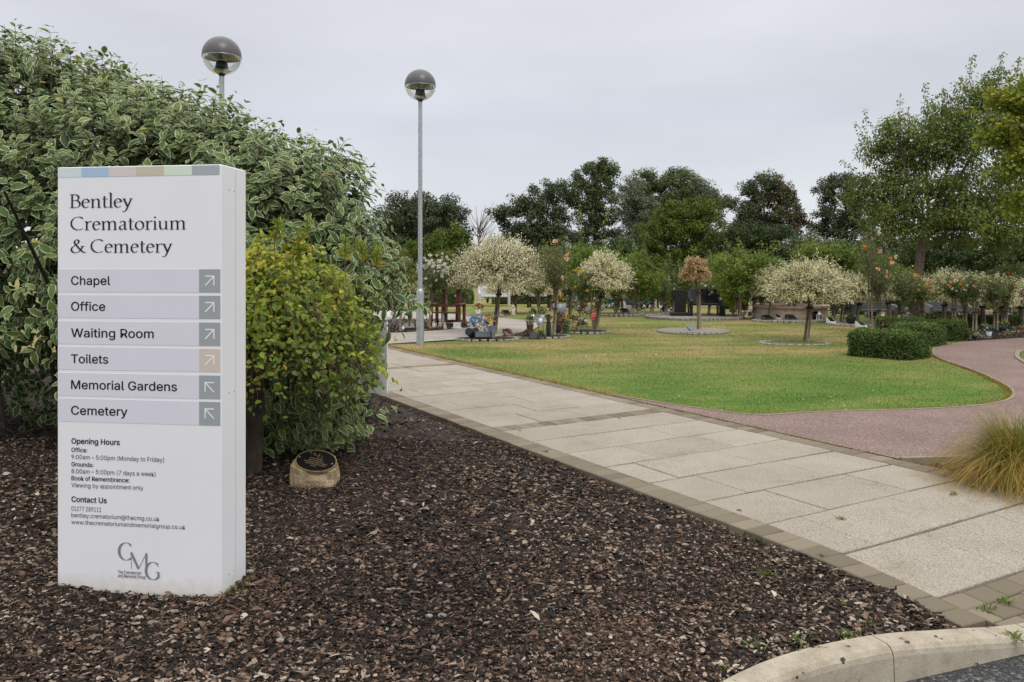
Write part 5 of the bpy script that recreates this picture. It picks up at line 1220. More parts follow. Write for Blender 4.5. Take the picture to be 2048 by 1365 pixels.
for lb, Y, tp, lobes, mat, lf, rc, sh in [
 ('bushy bright green tree in front of the bright yew', 34, 1420, [(1415, 545, 48, 32), (1440, 565, 40, 28)], 'young_leaf', .10, .24, [(1420, 530, 1412, 500, 30)]),
 ('mid green bush tree left of the yew at the thicket edge', 34, 1215, [(1225, 545, 50, 30), (1200, 565, 40, 26)], 'mid_green_leaf', .10, .24, [(1225, 530, 1232, 500, 24)]),
 ('reddish green tree left of the young pale tree', 27, 1110, [(1105, 520, 42, 34), (1120, 550, 36, 26)], 'olive_leaf', .08, .2, [(1095, 505, 1085, 480, 26), (1115, 500, 1122, 470, 26)]),
 ('mid green tree behind the medium pale willow', 32, 1560, [(1560, 545, 48, 28), (1590, 555, 40, 24)], 'mid_green_leaf', .10, .24, []),
 ('green tree behind the tallest rose', 29, 1735, [(1735, 535, 46, 34), (1770, 550, 40, 30)], 'young_leaf', .10, .22, [(1735, 515, 1728, 480, 30)]),
 ('green tree behind the right grey bench', 31, 1915, [(1910, 560, 46, 26), (1950, 565, 44, 24)], 'mid_green_leaf', .10, .24, []),
 ('leafy green tree at the far right edge', 30, 2035, [(2035, 555, 50, 32), (2000, 565, 36, 24)], 'mid_green_leaf', .10, .24, [])]:
    lobed_tree('young_tree', lb, Y, tp, lobes, mat, lf, 46, rc, group='young trees among the memorials', bark='pale_bark', tr=.035, shoots=sh, aspect=.4, droop=.55, limbs=20)

# ---- clipped hedges
def box_hedge(label, c, w, d, rz, h, n, leaf=.024, group='clipped box hedges'):
    root = empty('clipped_hedge', (c[0], c[1], -.02), label, 'hedge', group, rz)
    MB().box((0, 0, h * .46), (w * .93, d * .93, h * .90), bev=.05).build('branches', 'mulch_soil', root)  # solid dark core, not modelled twigs: stands in for the shade inside the hedge
    area = np.array([w * d, w * h, w * h, d * h, d * h]); f = R.choice(5, n, p=area / area.sum()); a, b = R.random(n) - .5, R.random(n) - .5
    P = np.zeros((n, 3)); N = np.zeros((n, 3))
    for i, (ax, sg) in enumerate(((2, 1), (1, -1), (1, 1), (0, -1), (0, 1))):
        s = f == i; N[s, ax] = sg
        if ax == 2: P[s] = np.stack([a[s] * w, b[s] * d, np.full(s.sum(), h)], -1)
        elif ax == 1: P[s] = np.stack([a[s] * w, np.full(s.sum(), sg * d / 2), (b[s] + .5) * h], -1)
        else: P[s] = np.stack([np.full(s.sum(), sg * w / 2), a[s] * d, (b[s] + .5) * h], -1)
    rd = .10; q = np.abs(P) - (w / 2 - rd, d / 2 - rd, h - rd)
    inn = np.clip(q, 0, None); over = np.linalg.norm(inn, axis=1) - rd; over = np.clip(over, 0, None); P = P - unit(inn) * np.sign(P) * over[:, None]
    P += N * (.05 * wob(P[:, 0] + P[:, 2], P[:, 1], 8, 3) + .03 * wob(P[:, 0], P[:, 1] - P[:, 2], 17, 5) + R.uniform(-.05, .03, n) + np.where(R.random(n) < .025, R.uniform(.02, .09, n), 0))[:, None]; P[:, 2] = np.maximum(P[:, 2], .01)
    sz = leaf * R.uniform(.7, 1.35, n)
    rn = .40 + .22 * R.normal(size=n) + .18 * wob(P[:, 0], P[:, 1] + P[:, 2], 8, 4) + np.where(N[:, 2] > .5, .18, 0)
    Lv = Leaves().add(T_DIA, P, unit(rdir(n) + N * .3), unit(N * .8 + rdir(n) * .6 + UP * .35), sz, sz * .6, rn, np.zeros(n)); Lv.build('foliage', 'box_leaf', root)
ang = math.atan2(-.737, .675)
box_hedge('front low box hedge at the corner of the lawn and red path', (7.00, 14.80), 1.12, 1.0, ang, .46, 15000, .034)
box_hedge('second low box hedge, right behind the front one', (8.75, 17.2), .85, 1.0, ang, .44, 8000, .034)
box_hedge('third low box hedge where the red path bends away', (10.0, 18.35), .7, .9, ang, .44, 6000, .034)
box_hedge('low box hedge running to the right edge behind the path bed', (13.4, 22.6), 3.2, .7, rad(4), .30, 9000, .036)
box_hedge('small dark box hedge under the tallest rose', (9.6, 19.6), 1.1, .6, rad(-10), .42, 5000, .034)
for lb, a, b, Y, h in (('far clipped hedge left of the pale bench', 700, 945, 38, .62), ('far clipped hedge behind the black bench with pale back', 985, 1112, 38, .85), ('far clipped hedge in the middle of the garden', 1110, 1290, 40, .72), ('far clipped hedge behind the sandstone planter', 1500, 1700, 38, .62), ('far clipped hedge behind the grey benches', 1720, 2120, 34, .9)):
    xa, xb = xat(a, Y), xat(b, Y); box_hedge(lb, ((xa + xb) / 2, Y), xb - xa, .8, 0, h, int(2400 * (xb - xa)), .06, 'far clipped hedges')
# ================================================================ BEDS
def bed(label, cx, py_front, half, ry, fill='bed_soil', sh=.07, n=None, name='flower_bed'):
    Yf = depth(py_front); rx = half * mpp(Yf); root = empty(name, (xat(cx, Yf), Yf + ry, 0), label, 'flower bed', 'stone-edged flower beds')
    N = 36
    if fill: MB().add([(rx * .96 * math.cos(6.2832 * i / N), ry * .96 * math.sin(6.2832 * i / N), .028) for i in range(N)], [tuple(range(N))]).build('soil', fill, root)
    m = MB(); n = n or int(2 * math.pi * (rx + ry) / 2 / .15); 
    for i in range(n):
        t = 6.2832 * i / n; m.box((rx * math.cos(t), ry * math.sin(t), sh / 2 - .02), (.14 * random.uniform(.8, 1.05), .10, sh * random.uniform(.75, 1.2) + .04), math.atan2(ry * math.cos(t), -rx * math.sin(t)) + random.uniform(-.1, .1), .018)
    m.build('edging', 'pale_stone', root); return root
bed('low stone-edged bed under the largest cream willow', 972, 682, 62, .42, 'mulch_soil', .03)
bed('stone-edged bed holding the metal bucket and basket pot', 1078, 677, 62, .5, 'mulch_soil', .03)
bed('stone-edged bed with the red and white bouquet', 1172, 667, 50, .5, 'mulch_soil', .03)
bed('round stone ring filled with pale gravel around the rust-tinged willow', 1401, 668, 70, .90, 'gravel', .025)
bed('sunken stone-edged bed around the wide willow on the lawn', 1607, 690, 68, .55, None, .012)
bed('stone-edged bed of the black pillar and black bench', 1408, 641, 100, 1.35, 'gravel', .08, 70)
bed('far stone-edged bed in the middle of the garden', 1240, 633, 52, .7)
bed('stone-edged bed in front of the sandstone planter', 1595, 645, 72, .7, 'gravel', .04)
bed('far stone-edged bed with the pale pot of red flowers', 965, 634, 40, .6, 'bed_soil', .04)
bed('stone-edged bed under the left grey bench', 1745, 653, 62, .8, 'gravel', .04)
m = MB(); m.sheet([gp(690, 668), gp(800, 666), gp(880, 661), gp(935, 656), gp(948, 650), gp(930, 644), gp(880, 641), gp(800, 640), gp(690, 642)], .022)
tag(m.build('island_bed', 'mulch_soil'), kind='structure')
m = MB(); m.sheet([gp(1935, 684), gp(2048, 676), gp(2200, 672), gp(2200, 648), gp(1950, 650)], .02)
tag(m.build('path_side_bed', 'mulch_soil'), kind='structure')
def bed_chips():
    Lf = Leaves(); n = 5200
    for poly, b in (([(690, 668), (800, 666), (880, 661), (935, 656), (948, 650), (930, 644), (880, 641), (690, 642)], (690, 950, 640, 668)), ([(1935, 684), (2048, 676), (2200, 672), (2200, 648), (1950, 650)], (1935, 2200, 648, 684))):
        px = R.uniform(b[0], b[1], n); py = R.uniform(b[2], b[3], n); ok = pip(px, py, poly); px, py = px[ok], py[ok]; Y = H * F / (py - HY); X = (px - 1024) / F * Y; k = len(X)
        Lf.add(T_DIA, np.stack([X, Y, .03 + .03 * R.random(k)], -1), unit(R.normal(size=(k, 3)) * (1, 1, .3)), unit(R.normal(size=(k, 3)) * .5 + UP), R.uniform(.04, .09, k), R.uniform(.02, .05, k), R.random(k) ** .8 * .95, np.zeros(k))
    tag(Lf.build('bed_mulch', 'bark_chip'), 'bark chips and litter in the far planting beds', 'mulch', kind='stuff')
bed_chips()

# ================================================================ BENCHES, HEADSTONES
RX = Matrix.Rotation(rad(90), 3, 'Z')
def bench(cx, by, wpx, hpx, mat, label, rz=0, back=None, group=None):
    Y = depth(by); k = mpp(Y); w = wpx * k; h = hpx * k; root = empty('memorial_bench', (xat(cx, Y), Y + .25, 0), label, 'bench', group, rz); s = h / .85
    for x in (-w / 2 + .05, w / 2 - .05):
        MB().prism([(-.26 * s, -.02), (-.12 * s, -.02), (-.08 * s, .28 * s), (.12 * s, .28 * s), (.14 * s, -.02), (.26 * s, -.02), (.32 * s, .84 * s), (.22 * s, .86 * s), (.14 * s, .62 * s), (-.24 * s, .58 * s), (-.30 * s, .52 * s)], -.05, .05, RX, (x, 0, 0)).build('end_panel', mat, root)
    MB().box((0, -.05 * s, .40 * s), (w - .202, .42 * s, .07 * s), bev=.01).build('seat', mat, root)
    MB().box((0, .215 * s, .67 * s), (w - .202, .07, .48 * s), bev=.01, rot=Matrix.Rotation(rad(-8), 3, 'X')).build('backrest', back or mat, root)
bench(988, 612, 64, 40, 'granite_light', 'pale grey granite bench in the far left of the garden', rad(4))
bench(1079, 615, 46, 42, 'granite_black', 'polished black bench with a pale inscribed back, far left of centre', rad(-12), 'granite_light')
bench(1413, 634, 64, 52, 'granite_black', 'polished black granite bench behind the lawn in the centre', rad(-4))
bench(1752, 646, 88, 51, 'granite_grey', 'grey granite bench left of the large tree trunk', rad(6), None, 'grey granite benches')
bench(1905, 646, 80, 50, 'granite_grey', 'grey granite bench right of the large tree trunk', rad(-10), None, 'grey granite benches')
def pillar():
    Y = depth(634); k = mpp(Y); root = empty('black_headstone', (xat(1362, Y), Y + .15, 0), 'tall black granite headstone on a plinth left of the black bench', 'headstone')
    MB().box((0, 0, .06), (40 * k, .36, .16), bev=.01).build('plinth', 'granite_black', root)
    MB().box((0, .02, .50), (23 * k, .14, .74), bev=.012).build('column', 'granite_black', root)
    MB().box((0, .02, .885), (36 * k, .18, .035), bev=.008).build('cap', 'granite_black', root)
pillar()
def wooden_seat():
    Y = depth(655); root = empty('wooden_seat', (xat(894, Y), Y + .3, 0), 'red-brown wooden garden seat with two tall back posts beside the mulched bed', 'bench', None, rad(-10))
    W, D, M_ = .80, .60, 'red_brown_wood'
    for x in (-W / 2, W / 2):
        MB().box((x, -D / 2, .29), (.075, .085, .66), bev=.005).build('leg', M_, root)
        MB().box((x, D / 2, .29), (.075, .085, .66), bev=.005).build('leg', M_, root)
        MB().box((x, 0, .635), (.12, D + .16, .04), bev=.006).build('armrest', M_, root)
        MB().box((x, 0, .12), (.05, D - .09, .06), bev=.004).build('stretcher', M_, root)
    for x in (-.17, .25): MB().box((x, .2, .52), (.135, .06, 1.06), rot=Matrix.Rotation(rad(-6), 3, 'X'), bev=.006).build('back_post', M_, root)
    for y, z in ((-D / 2, .60), (D / 2 - .03, .14), (D / 2 - .02, .60)): MB().box((0, y, z), (W - .08, .04, .06), bev=.004).build('rail', M_, root)
    m = MB()
    for i in range(4): m.box((0, -D / 2 + .05 + i * .105, .40), (W - .08, .085, .03), bev=.004)
    m.build('seat', M_, root)
wooden_seat()
def fence():
    Y = 34; root = empty('timber_fence', (xat(812, Y), Y, 0), 'weathered timber rail fence far behind the lamp post', 'fence'); w = 90 * mpp(Y)
    for i in range(4): MB().box((-w / 2 + w * i / 3, 0, .45), (.10, .10, .96), bev=.01).build('post', 'grey_brown_wood', root)
    for z in (.45, .68, .90): MB().box((0, -.07, z), (w + .1, .035, .12), bev=.006).build('rail', 'grey_brown_wood', root)
fence()
def planter():
    Yf = depth(641); r = 76 * mpp(Yf); root = empty('stone_planter', (xat(1608, Yf), Yf + r, 0), 'low round pinkish sandstone planter wall behind the lawn', 'planter')
    MB().lathe([(r, -.05), (r, .10), (r * .96, .14), (r * .94, .30), (r * .98, .36)], (0, 0, 0), 40, False).build('wall', 'sandstone', root)
    MB().lathe([(r * .98, .355), (r * 1.02, .37), (r * 1.02, .44), (r * .84, .45), (r * .84, .30)], (0, 0, 0), 40, False).build('coping', 'sandstone', root)
    MB().add([(r * .85 * math.cos(6.2832 * i / 30), r * .85 * math.sin(6.2832 * i / 30), .40) for i in range(30)], [tuple(range(30))]).build('soil', 'bed_soil', root)
planter()

# ================================================================ MEMORIAL ORNAMENTS
def place(name, px, py, label, cat, group=None, rz=0, dz=.0):
    Y = depth(py); return empty(name, (xat(px, Y), Y, dz), label, cat, group, rz), mpp(Y)
def headstone(px, py, w, h, mat, label, shape='flat', rz=0):
    r, k = place('headstone', px, py, label, 'headstone', 'small upright stones', rz)
    a, b = w * k / 2, h * k
    if shape == 'round': P = [(-a, 0)] + [(a, 0)] + [(a * math.cos(t), b - a * .5 + a * .5 * math.sin(t)) for t in np.linspace(0, math.pi, 12)]
    elif shape == 'heart': P = [(a * 16 * math.sin(t) ** 3 / 16, b * .50 + b * .5 * (13 * math.cos(t) - 5 * math.cos(2 * t) - 2 * math.cos(3 * t) - math.cos(4 * t)) / 15.5) for t in np.linspace(0, 6.2832, 28)[:-1]]
    else: P = [(-a, -.02), (a, -.02), (a, b), (-a, b)]
    MB().prism(P, -.03, .03, Matrix.Rotation(rad(-9), 3, 'X')).build('stone', mat, r)
    if shape != 'heart': MB().box((0, 0, .012), (w * k * 1.25, .16, .05), bev=.006).build('base', mat, r)
def plaque(px, py, w, mat, label, rz=0):
    r, k = place('memorial_plaque', px, py, label, 'plaque', 'sloping memorial plaques', rz, .02); a = w * k / 2
    MB().prism([(-.13, 0), (.13, 0), (.12, .16), (-.13, .045)], -a, a, RX).build('wedge', mat, r)
    MB().add([(-a * .86, -.118, .056), (a * .86, -.118, .056), (a * .86, .108, .1605), (-a * .86, .108, .1605)], [(0, 1, 2, 3)]).build('tablet', 'granite_black' if mat != 'granite_black' else 'granite_dark', r)
def lantern(px, py, w, h, label, mat='white_glaze'):
    r, k = place('lantern', px, py, label, 'lantern', 'house-shaped lanterns', random.uniform(-.4, .4), .02); a, b = w * k / 2, h * k
    MB().box((0, 0, .012), (a * 2, a * 2, .024), bev=.004).build('base', mat, r)
    m = MB()
    for x in (-1, 1):
        for y in (-1, 1): m.box((x * a * .8, y * a * .8, b * .33), (a * .26, a * .26, b * .6))
    m.build('frame', mat, r); MB().box((0, 0, b * .32), (a * 1.35, a * 1.35, b * .52)).build('panes', 'pale_stone', r)
    MB().lathe([(a * 1.35, b * .62), (a * .25, b * .92), (a * .2, b), (0, b)], (0, 0, 0), 4, False).build('roof', mat, r)
POTS = {'pot': ([(.62, 0), (.70, .05), (.92, .86), (1.0, .88), (1.0, 1), (.86, 1), (.84, .9), (0, .88)], 'terracotta'), 'bucket': ([(.70, 0), (1, 1), (.94, 1), (.9, .9), (0, .88)], 'galvanised_steel'),
        'vase': ([(.55, 0), (.85, .25), (.95, .55), (.62, .85), (.8, 1), (.6, 1), (0, .9)], 'dark_ceramic'), 'tub': ([(.86, 0), (.94, .7), (1, 1), (.92, 1), (.9, .92), (0, .9)], 'grey_zinc'), 'bowl': ([(.3, 0), (.75, .3), (1, .9), (1, 1), (.9, .95), (0, .85)], 'dark_ceramic'),
        'square': ([(.80, 0), (1.0, 1), (.9, 1), (.86, .9), (0, .88)], 'grey_zinc')}
def flowers(root, c, rx, rz, cols, k, nleaf, nb, br):
    Lv = Leaves(); n = nleaf; d = unit(R.normal(size=(n, 3)) + (0, 0, .6)); P = np.array(c) + d * (rx, rx, rz) * (R.random(n) ** .5)[:, None]; sz = R.uniform(.035, .07, n) * max(1, k * 90)
    Lv.add(T_DIA, P, unit(d + rdir(n) * .7), unit(rdir(n) + UP * .6), sz, sz * .45, R.random(n), np.zeros(n)); Lv.build('leaves', 'posy_leaf', root)
    for q in cols:
        for _ in range(max(2, nb // len(cols))):
            d = unit(R.normal(size=3) * (1, .7, .8) + (0, -.55, .55)); bloom(root, np.array(c) + d * (rx, rx, rz) * R.uniform(.75, 1.1), br * R.uniform(.75, 1.2), q)
def posy(px, py, w, h, cols, label, pot=None, ph=.45, mat=None, pw=.7, nb=14, br=None, name=None, dz=.02):
    """w, h: full size in photograph pixels; ph: share of the height taken by the container"""
    r, k = place(name or ('flower_pot' if pot else 'flower_posy'), px, py, label, 'flower pot' if pot else 'flowers', 'pots and posies of memorial flowers', random.uniform(-.3, .3), dz)
    W, T = w * k / 2, h * k
    if pot:
        prof, dm = POTS[pot]; MB().lathe([(a * W * pw, b * T * ph) for a, b in prof], (0, 0, 0), 4 if pot == 'square' else 18, pot != 'square').build('pot', mat or dm, r)
    else: ph = .15
    br = br or max(.028, 2.3 * k)
    flowers(r, (0, 0, T * (ph + (1 - ph) * .45)), W * .9, T * (1 - ph) * .5, cols, k, 120, nb, br)
def figurine(px, py, w, h, mat, label, kind='angel'):
    r, k = place('figurine', px, py, label, 'ornament', 'small garden figurines', random.uniform(-.4, .4), .02); W, T = w * k / 2, h * k
    MB().lathe([(W * .8, 0), (W * .9, T * .05), (W * .55, T * .4), (W * .5, T * .62), (W * .25, T * .72), (0, T * .74)], (0, 0, 0), 12).ball((0, 0, T * .85), T * .14, 10, 7).build('body', mat, r)
    if kind == 'angel':
        for s in (-1, 1): MB().ball((s * W * .6, W * .4, T * .58), T * .2, 8, 6, (.5, .25, 1.1)).build('wing', mat, r)
    else:
        for s in (-1, 1): MB().ball((s * T * .1, 0, T * .97), T * .06, 8, 6).build('ear', mat, r)

# left bed and path
posy(788, 655, 14, 50, ['magenta', 'pale_pink'], 'tall grey vase of pink flowers at the foot of the left olive tree', 'vase', .5, 'grey_zinc', .7, 8)
headstone(805, 628, 8, 10, 'white_glaze', 'tiny white oval stone left of the lamp post', 'round'); headstone(826, 610, 18, 15, 'granite_grey', 'grey headstone far behind the lamp post', 'flat')
plaque(824, 621, 13, 'granite_dark', 'dark sloping plaque on the grass behind the lamp post', .3)
figurine(777, 637, 12, 18, 'white_glaze', 'white figurine at the far side of the grey path')
plaque(818, 661, 22, 'granite_black', 'black sloping plaque with a white stone in the mulched island bed', .2)
figurine(806, 662, 10, 9, 'white_glaze', 'white bird-shaped ornament beside the black plaque', 'bird')
figurine(822, 654, 7, 16, 'beige_resin', 'brown figurine standing behind the black plaque', 'bird')
figurine(868, 659, 12, 15, 'cream_resin', 'cream angel figurine left of the slate marker'); figurine(880, 657, 12, 16, 'beige_resin', 'beige bear figurine in front of the slate marker', 'bear'); figurine(890, 660, 11, 13, 'cream_resin', 'cream bear figurine right of the slate marker', 'bear')
figurine(861, 661, 9, 8, 'terracotta', 'small red-brown ornament at the island bed edge', 'bear')
def slate():
    r, k = place('slate_marker', 886, 655, 'narrow pointed blue-grey slate marker beside the wooden seat', 'ornament'); MB().box((0, 0, .02), (.16, .12, .05), bev=.006).build('foot', 'granite_grey', r)
    MB().prism([(-.055, 0), (.055, 0), (.035, .34), (.0, .40), (-.03, .34)], -.02, .02).build('marker', 'granite_grey', r)
slate()
headstone(914, 658, 15, 13, 'white_glaze', 'white inscribed tablet propped against the wooden seat', 'flat', -.2)
# blue and yellow tribute under the willow
posy(957, 673, 44, 40, ['blue', 'blue', 'cream'], 'bouquet of blue and cream flowers on the black heart stone', None, .2, nb=36, br=.05)
posy(983, 678, 28, 46, ['yellow', 'pale_pink', 'purple'], 'square grey pot of yellow, pink and purple flowers under the largest willow', 'square', .52, 'grey_zinc', .62, 21, .045)
headstone(945, 679, 30, 26, 'granite_black', 'black heart-shaped stone leaning beside the path', 'heart', .5); plaque(966, 680, 34, 'granite_black', 'wide flat black plaque in front of the blue bouquet', .1)
figurine(957, 677, 12, 11, 'grey_zinc', 'small grey bird figurine on the black plaque', 'bird')
posy(1013, 676, 20, 16, ['purple', 'orange', 'magenta'], 'low clump of purple and orange pansies on the lawn edge', None, .1, nb=12)
posy(957, 629, 22, 18, ['red', 'peach'], 'pale pot of red flowers beyond the grey path', 'bucket', .5, 'white_glaze', .6, 12); plaque(1012, 631, 14, 'granite_dark', 'dark plaque beyond the grey path', .3); figurine(1027, 632, 10, 20, 'cream_resin', 'cream figurine beyond the grey path')
posy(975, 607, 10, 16, ['red', 'cream'], 'small dark vase of red flowers in front of the pale bench', 'vase', .6, None, .6, 5)
# bucket and basket bed
posy(1060, 674, 16, 40, ['yellow', 'cream'], 'brown basket pot beside the metal bucket', 'pot', .62, 'basket_brown', .95, 4)
def stand():
    r, k = place('bucket_stand', 1080, 672, 'galvanised bucket held on a thin wire stand', 'planter'); 
    m = MB()
    for i in range(3): t = i * 2.09; m.tube([(.10 * math.cos(t), .10 * math.sin(t), -.02), (.07 * math.cos(t), .07 * math.sin(t), .26)], .006, 6)
    m.build('stand', 'black_plastic', r); MB().lathe([(a * .105, .26 + b * .17) for a, b in POTS['bucket'][0]], (0, 0, 0), 18).build('bucket', 'galvanised_steel', r)
stand()
posy(1066, 642, 12, 22, ['pale_pink', 'cream'], 'small metal bucket of pale pink flowers on the stone ledge', 'bucket', .55, None, .9, 8); posy(1084, 642, 16, 24, ['cream'], 'small metal bucket of cream flowers on the stone ledge', 'bucket', .5, None, .75, 9)
def ledge():
    r, k = place('stone_ledge', 1077, 645, 'low pale stone ledge behind the metal bucket', 'ledge'); MB().box((0, 0, .02), (.75, .4, .05), bev=.01).build('top', 'pale_stone', r); m = MB()
    for x in (-.28, .28): m.box((x, 0, -.02), (.1, .3, .04))
    m.build('foot', 'pale_stone', r)
ledge()
posy(1053, 677, 12, 14, ['yellow', 'magenta'], 'tiny yellow and magenta posy left of the basket pot', None, .1, nb=7); posy(1082, 678, 10, 12, ['yellow', 'purple'], 'tiny yellow and purple posy under the metal bucket', None, .1, nb=6)
headstone(1068, 677, 15, 13, 'granite_dark', 'dark rounded stone between the basket pot and the bucket', 'round')
posy(1097, 676, 12, 42, ['pale_pink'], 'tall dark vase against the rose stake', 'vase', .9, 'dark_ceramic', .9, 3)
posy(1119, 651, 30, 60, ['orange', 'orange', 'yellow'], 'big grey tub of orange marigolds', 'tub', .70, None, .9, 22); posy(1118, 663, 24, 34, ['pink'], 'terracotta pot behind the pink bouquet', 'pot', .75, None, .95, 3)
posy(1134, 667, 26, 34, ['yellow', 'yellow', 'orange'], 'yellow flowers in a green plastic vase', 'vase', .5, 'green_plastic', .45, 12); posy(1149, 661, 24, 28, ['pink', 'pale_pink'], 'round pink bouquet right of the yellow flowers', None, .15, nb=18)
posy(1116, 668, 22, 30, ['red', 'pink'], 'black urn of red and pink flowers', 'vase', .55, None, .6, 8); posy(1166, 665, 20, 26, ['white', 'cream'], 'posy of white chrysanthemums low in the bed', None, .2, nb=7, br=.07)
posy(1166, 652, 26, 30, ['yellow', 'yellow'], 'yellow bouquet behind the white chrysanthemums', 'vase', .45, None, .5, 12); posy(1190, 658, 30, 46, ['red', 'white', 'red'], 'large red and white bouquet in a beige pot', 'pot', .38, 'beige_resin', .5, 20)
posy(1131, 668, 14, 20, ['white', 'pale_pink'], 'short white bouquet in a green pot', 'pot', .6, 'green_plastic', .8, 6)
def gnome():
    r, k = place('gnome', 1187, 640, 'red pointed-hat gnome ornament beside the cream willow trunk', 'ornament'); MB().lathe([(.07, 0), (.085, .06), (.055, .17), (0, .19)], (0, 0, 0), 12).build('body', 'red_plastic', r); MB().ball((0, 0, .21), .05, 10, 7).build('head', 'cream_resin', r); MB().lathe([(.06, .225), (.035, .32), (0, .42)], (0, 0, 0), 12).build('hat', 'red_plastic', r)
gnome()
for px, py, w, cols, lb in ((1150, 626, 18, ['pale_pink', 'cream'], 'far pale pink posy behind the pink bouquet'), (1166, 624, 16, ['red', 'orange'], 'far red and orange posy behind the yellow rose'), (1172, 602, 12, ['yellow'], 'far yellow posy against the hedge'), (1206, 622, 18, ['cream', 'pale_pink'], 'far cream posy right of the gnome'),
      (1232, 624, 14, ['orange', 'peach'], 'far peach posy between two plaques'), (1247, 606, 12, ['yellow', 'purple'], 'far yellow and purple posy'), (1284, 612, 12, ['magenta'], 'far magenta posy above the left white lantern'), (1297, 614, 12, ['magenta'], 'far magenta posy above the right white lantern'), (1300, 598, 10, ['pale_pink'], 'far pale pink posy against the green bush'),
      (1374, 619, 14, ['orange', 'red'], 'orange and red posy beside the tall black headstone'), (1333, 622, 18, ['cream', 'yellow'], 'low cream flowers left of the tall black headstone'), (1447, 612, 14, ['purple'], 'far purple posy right of the black bench'), (1478, 622, 16, ['magenta', 'pink'], 'magenta posy above the orange flower bowl'), (1508, 622, 20, ['pink', 'peach'], 'pink geraniums right of the orange flower bowl'),
      (1465, 630, 10, ['red'], 'dark red posy beside the rose stem'), (1690, 622, 18, ['yellow'], 'yellow posy left of the left grey bench'), (1738, 628, 12, ['yellow'], 'yellow posy on the left grey bench'), (1855, 632, 18, ['yellow', 'orange'], 'yellow and orange posy right of the large trunk'), (1935, 622, 20, ['pale_pink', 'white'], 'pink and white posy behind the right grey bench'),
      (1975, 632, 22, ['orange', 'yellow'], 'orange posy behind the right willow'), (2030, 632, 24, ['orange', 'orange'], 'bright orange posy at the right edge'), (1885, 645, 20, ['peach', 'white'], 'peach posy under the right grey bench'), (1850, 648, 18, ['yellow', 'cream'], 'cream and yellow posy at the large tree trunk')):
    posy(px, py, w, w * 1.15, cols, lb, None, .1, nb=9)
for px, py, w, mt, lb, rz in ((1222, 616, 14, 'granite_dark', 'dark plaque left of the peach posy', .3), (1250, 627, 16, 'granite_dark', 'dark sloping plaque in the far middle bed', .3), (1258, 622, 14, 'granite_grey', 'grey sloping plaque behind the far middle bed', -.2), (1329, 628, 14, 'granite_grey', 'grey plaque left of the tall black headstone', .2), (1535, 642, 20, 'granite_dark', 'dark sloping plaque left in front of the planter', .3), (1582, 641, 18, 'granite_dark', 'dark sloping plaque in the middle before the planter', .2),
      (1556, 640, 9, 'white_glaze', 'small white plaque before the planter', 0), (1662, 648, 12, 'white_glaze', 'white block plaque at the right of the planter', .1), (1722, 656, 14, 'white_glaze', 'white plaque in front of the left grey bench', .2), (1990, 672, 20, 'granite_dark', 'dark plaque in the path-side bed', .3), (2022, 668, 20, 'granite_grey', 'grey plaque in the path-side bed', .1), (1962, 677, 16, 'beige_resin', 'beige plaque at the left of the path-side bed', .2)): plaque(px, py, w, mt, lb, rz)
headstone(1383, 664, 19, 17, 'granite_grey', 'grey heart-shaped stone in the round gravel ring', 'heart', .3); headstone(1584, 634, 16, 18, 'granite_grey', 'left grey headstone in front of the planter', 'flat'); headstone(1606, 640, 17, 20, 'granite_grey', 'grey headstone behind the wide willow trunk', 'round'); headstone(1640, 636, 15, 26, 'granite_grey', 'tall grey headstone behind the white lantern', 'round')
headstone(1631, 641, 11, 18, 'granite_black', 'small black headstone left of the white lantern', 'round'); headstone(1543, 606, 30, 26, 'white_glaze', 'far white headstone behind the medium willow', 'flat'); headstone(1575, 604, 18, 18, 'granite_light', 'far pale headstone right of the white one', 'round'); headstone(1446, 634, 10, 22, 'granite_black', 'black side stone at the right of the black bench', 'flat')
for px, py, w, h, lb in ((1288, 622, 6, 12, 'left of two small white lanterns in the far middle'), (1301, 622, 6, 12, 'right of two small white lanterns in the far middle'), (1500, 634, 9, 14, 'white lantern left of the pale willow stakes'), (1507, 636, 7, 10, 'smaller white lantern beside the pink geraniums'), (1639, 642, 9, 18, 'white lantern before the tall grey headstone'), (1342, 624, 5, 9, 'tiny white lantern left of the tall black headstone')): lantern(px, py, w, h, lb)
posy(1485, 634, 22, 24, ['orange', 'orange', 'yellow'], 'white bowl of orange flowers', 'bowl', .4, 'white_glaze', .75, 16); posy(1701, 650, 24, 18, ['cream'], 'wide black bowl left of the left grey bench', 'bowl', .75, None, .9, 3); posy(1527, 634, 14, 24, ['cream', 'blue'], 'small mixed pot left of the planter', 'bucket', .4, None, .7, 6)
figurine(1260, 612, 14, 24, 'white_glaze', 'white angel figurine in the far middle'); figurine(1341, 606, 12, 26, 'white_glaze', 'white angel figurine left of the tall black headstone'); figurine(1765, 656, 12, 26, 'cream_resin', 'pale figurine between the rose stakes by the left bench'); figurine(1677, 612, 14, 22, 'white_glaze', 'white angel figurine right of the planter'); figurine(1557, 600, 8, 14, 'white_glaze', 'distant white figurine above the planter')
def wreath():
    r, k = place('wreath', 1278, 622, 'dark round wreath propped in the far middle bed', 'wreath'); V = []; m = MB()
    m.tube([(.14 * math.cos(t), -.03 * math.sin(t), .17 + .14 * math.sin(t)) for t in np.linspace(0, 6.2832, 20)], .04, 8, False); m.build('ring', 'dark_ceramic', r)
    for t in np.linspace(0, 6, 9): bloom(r, (.14 * math.cos(t), -.05, .17 + .14 * math.sin(t)), .03, 'cream')
wreath()
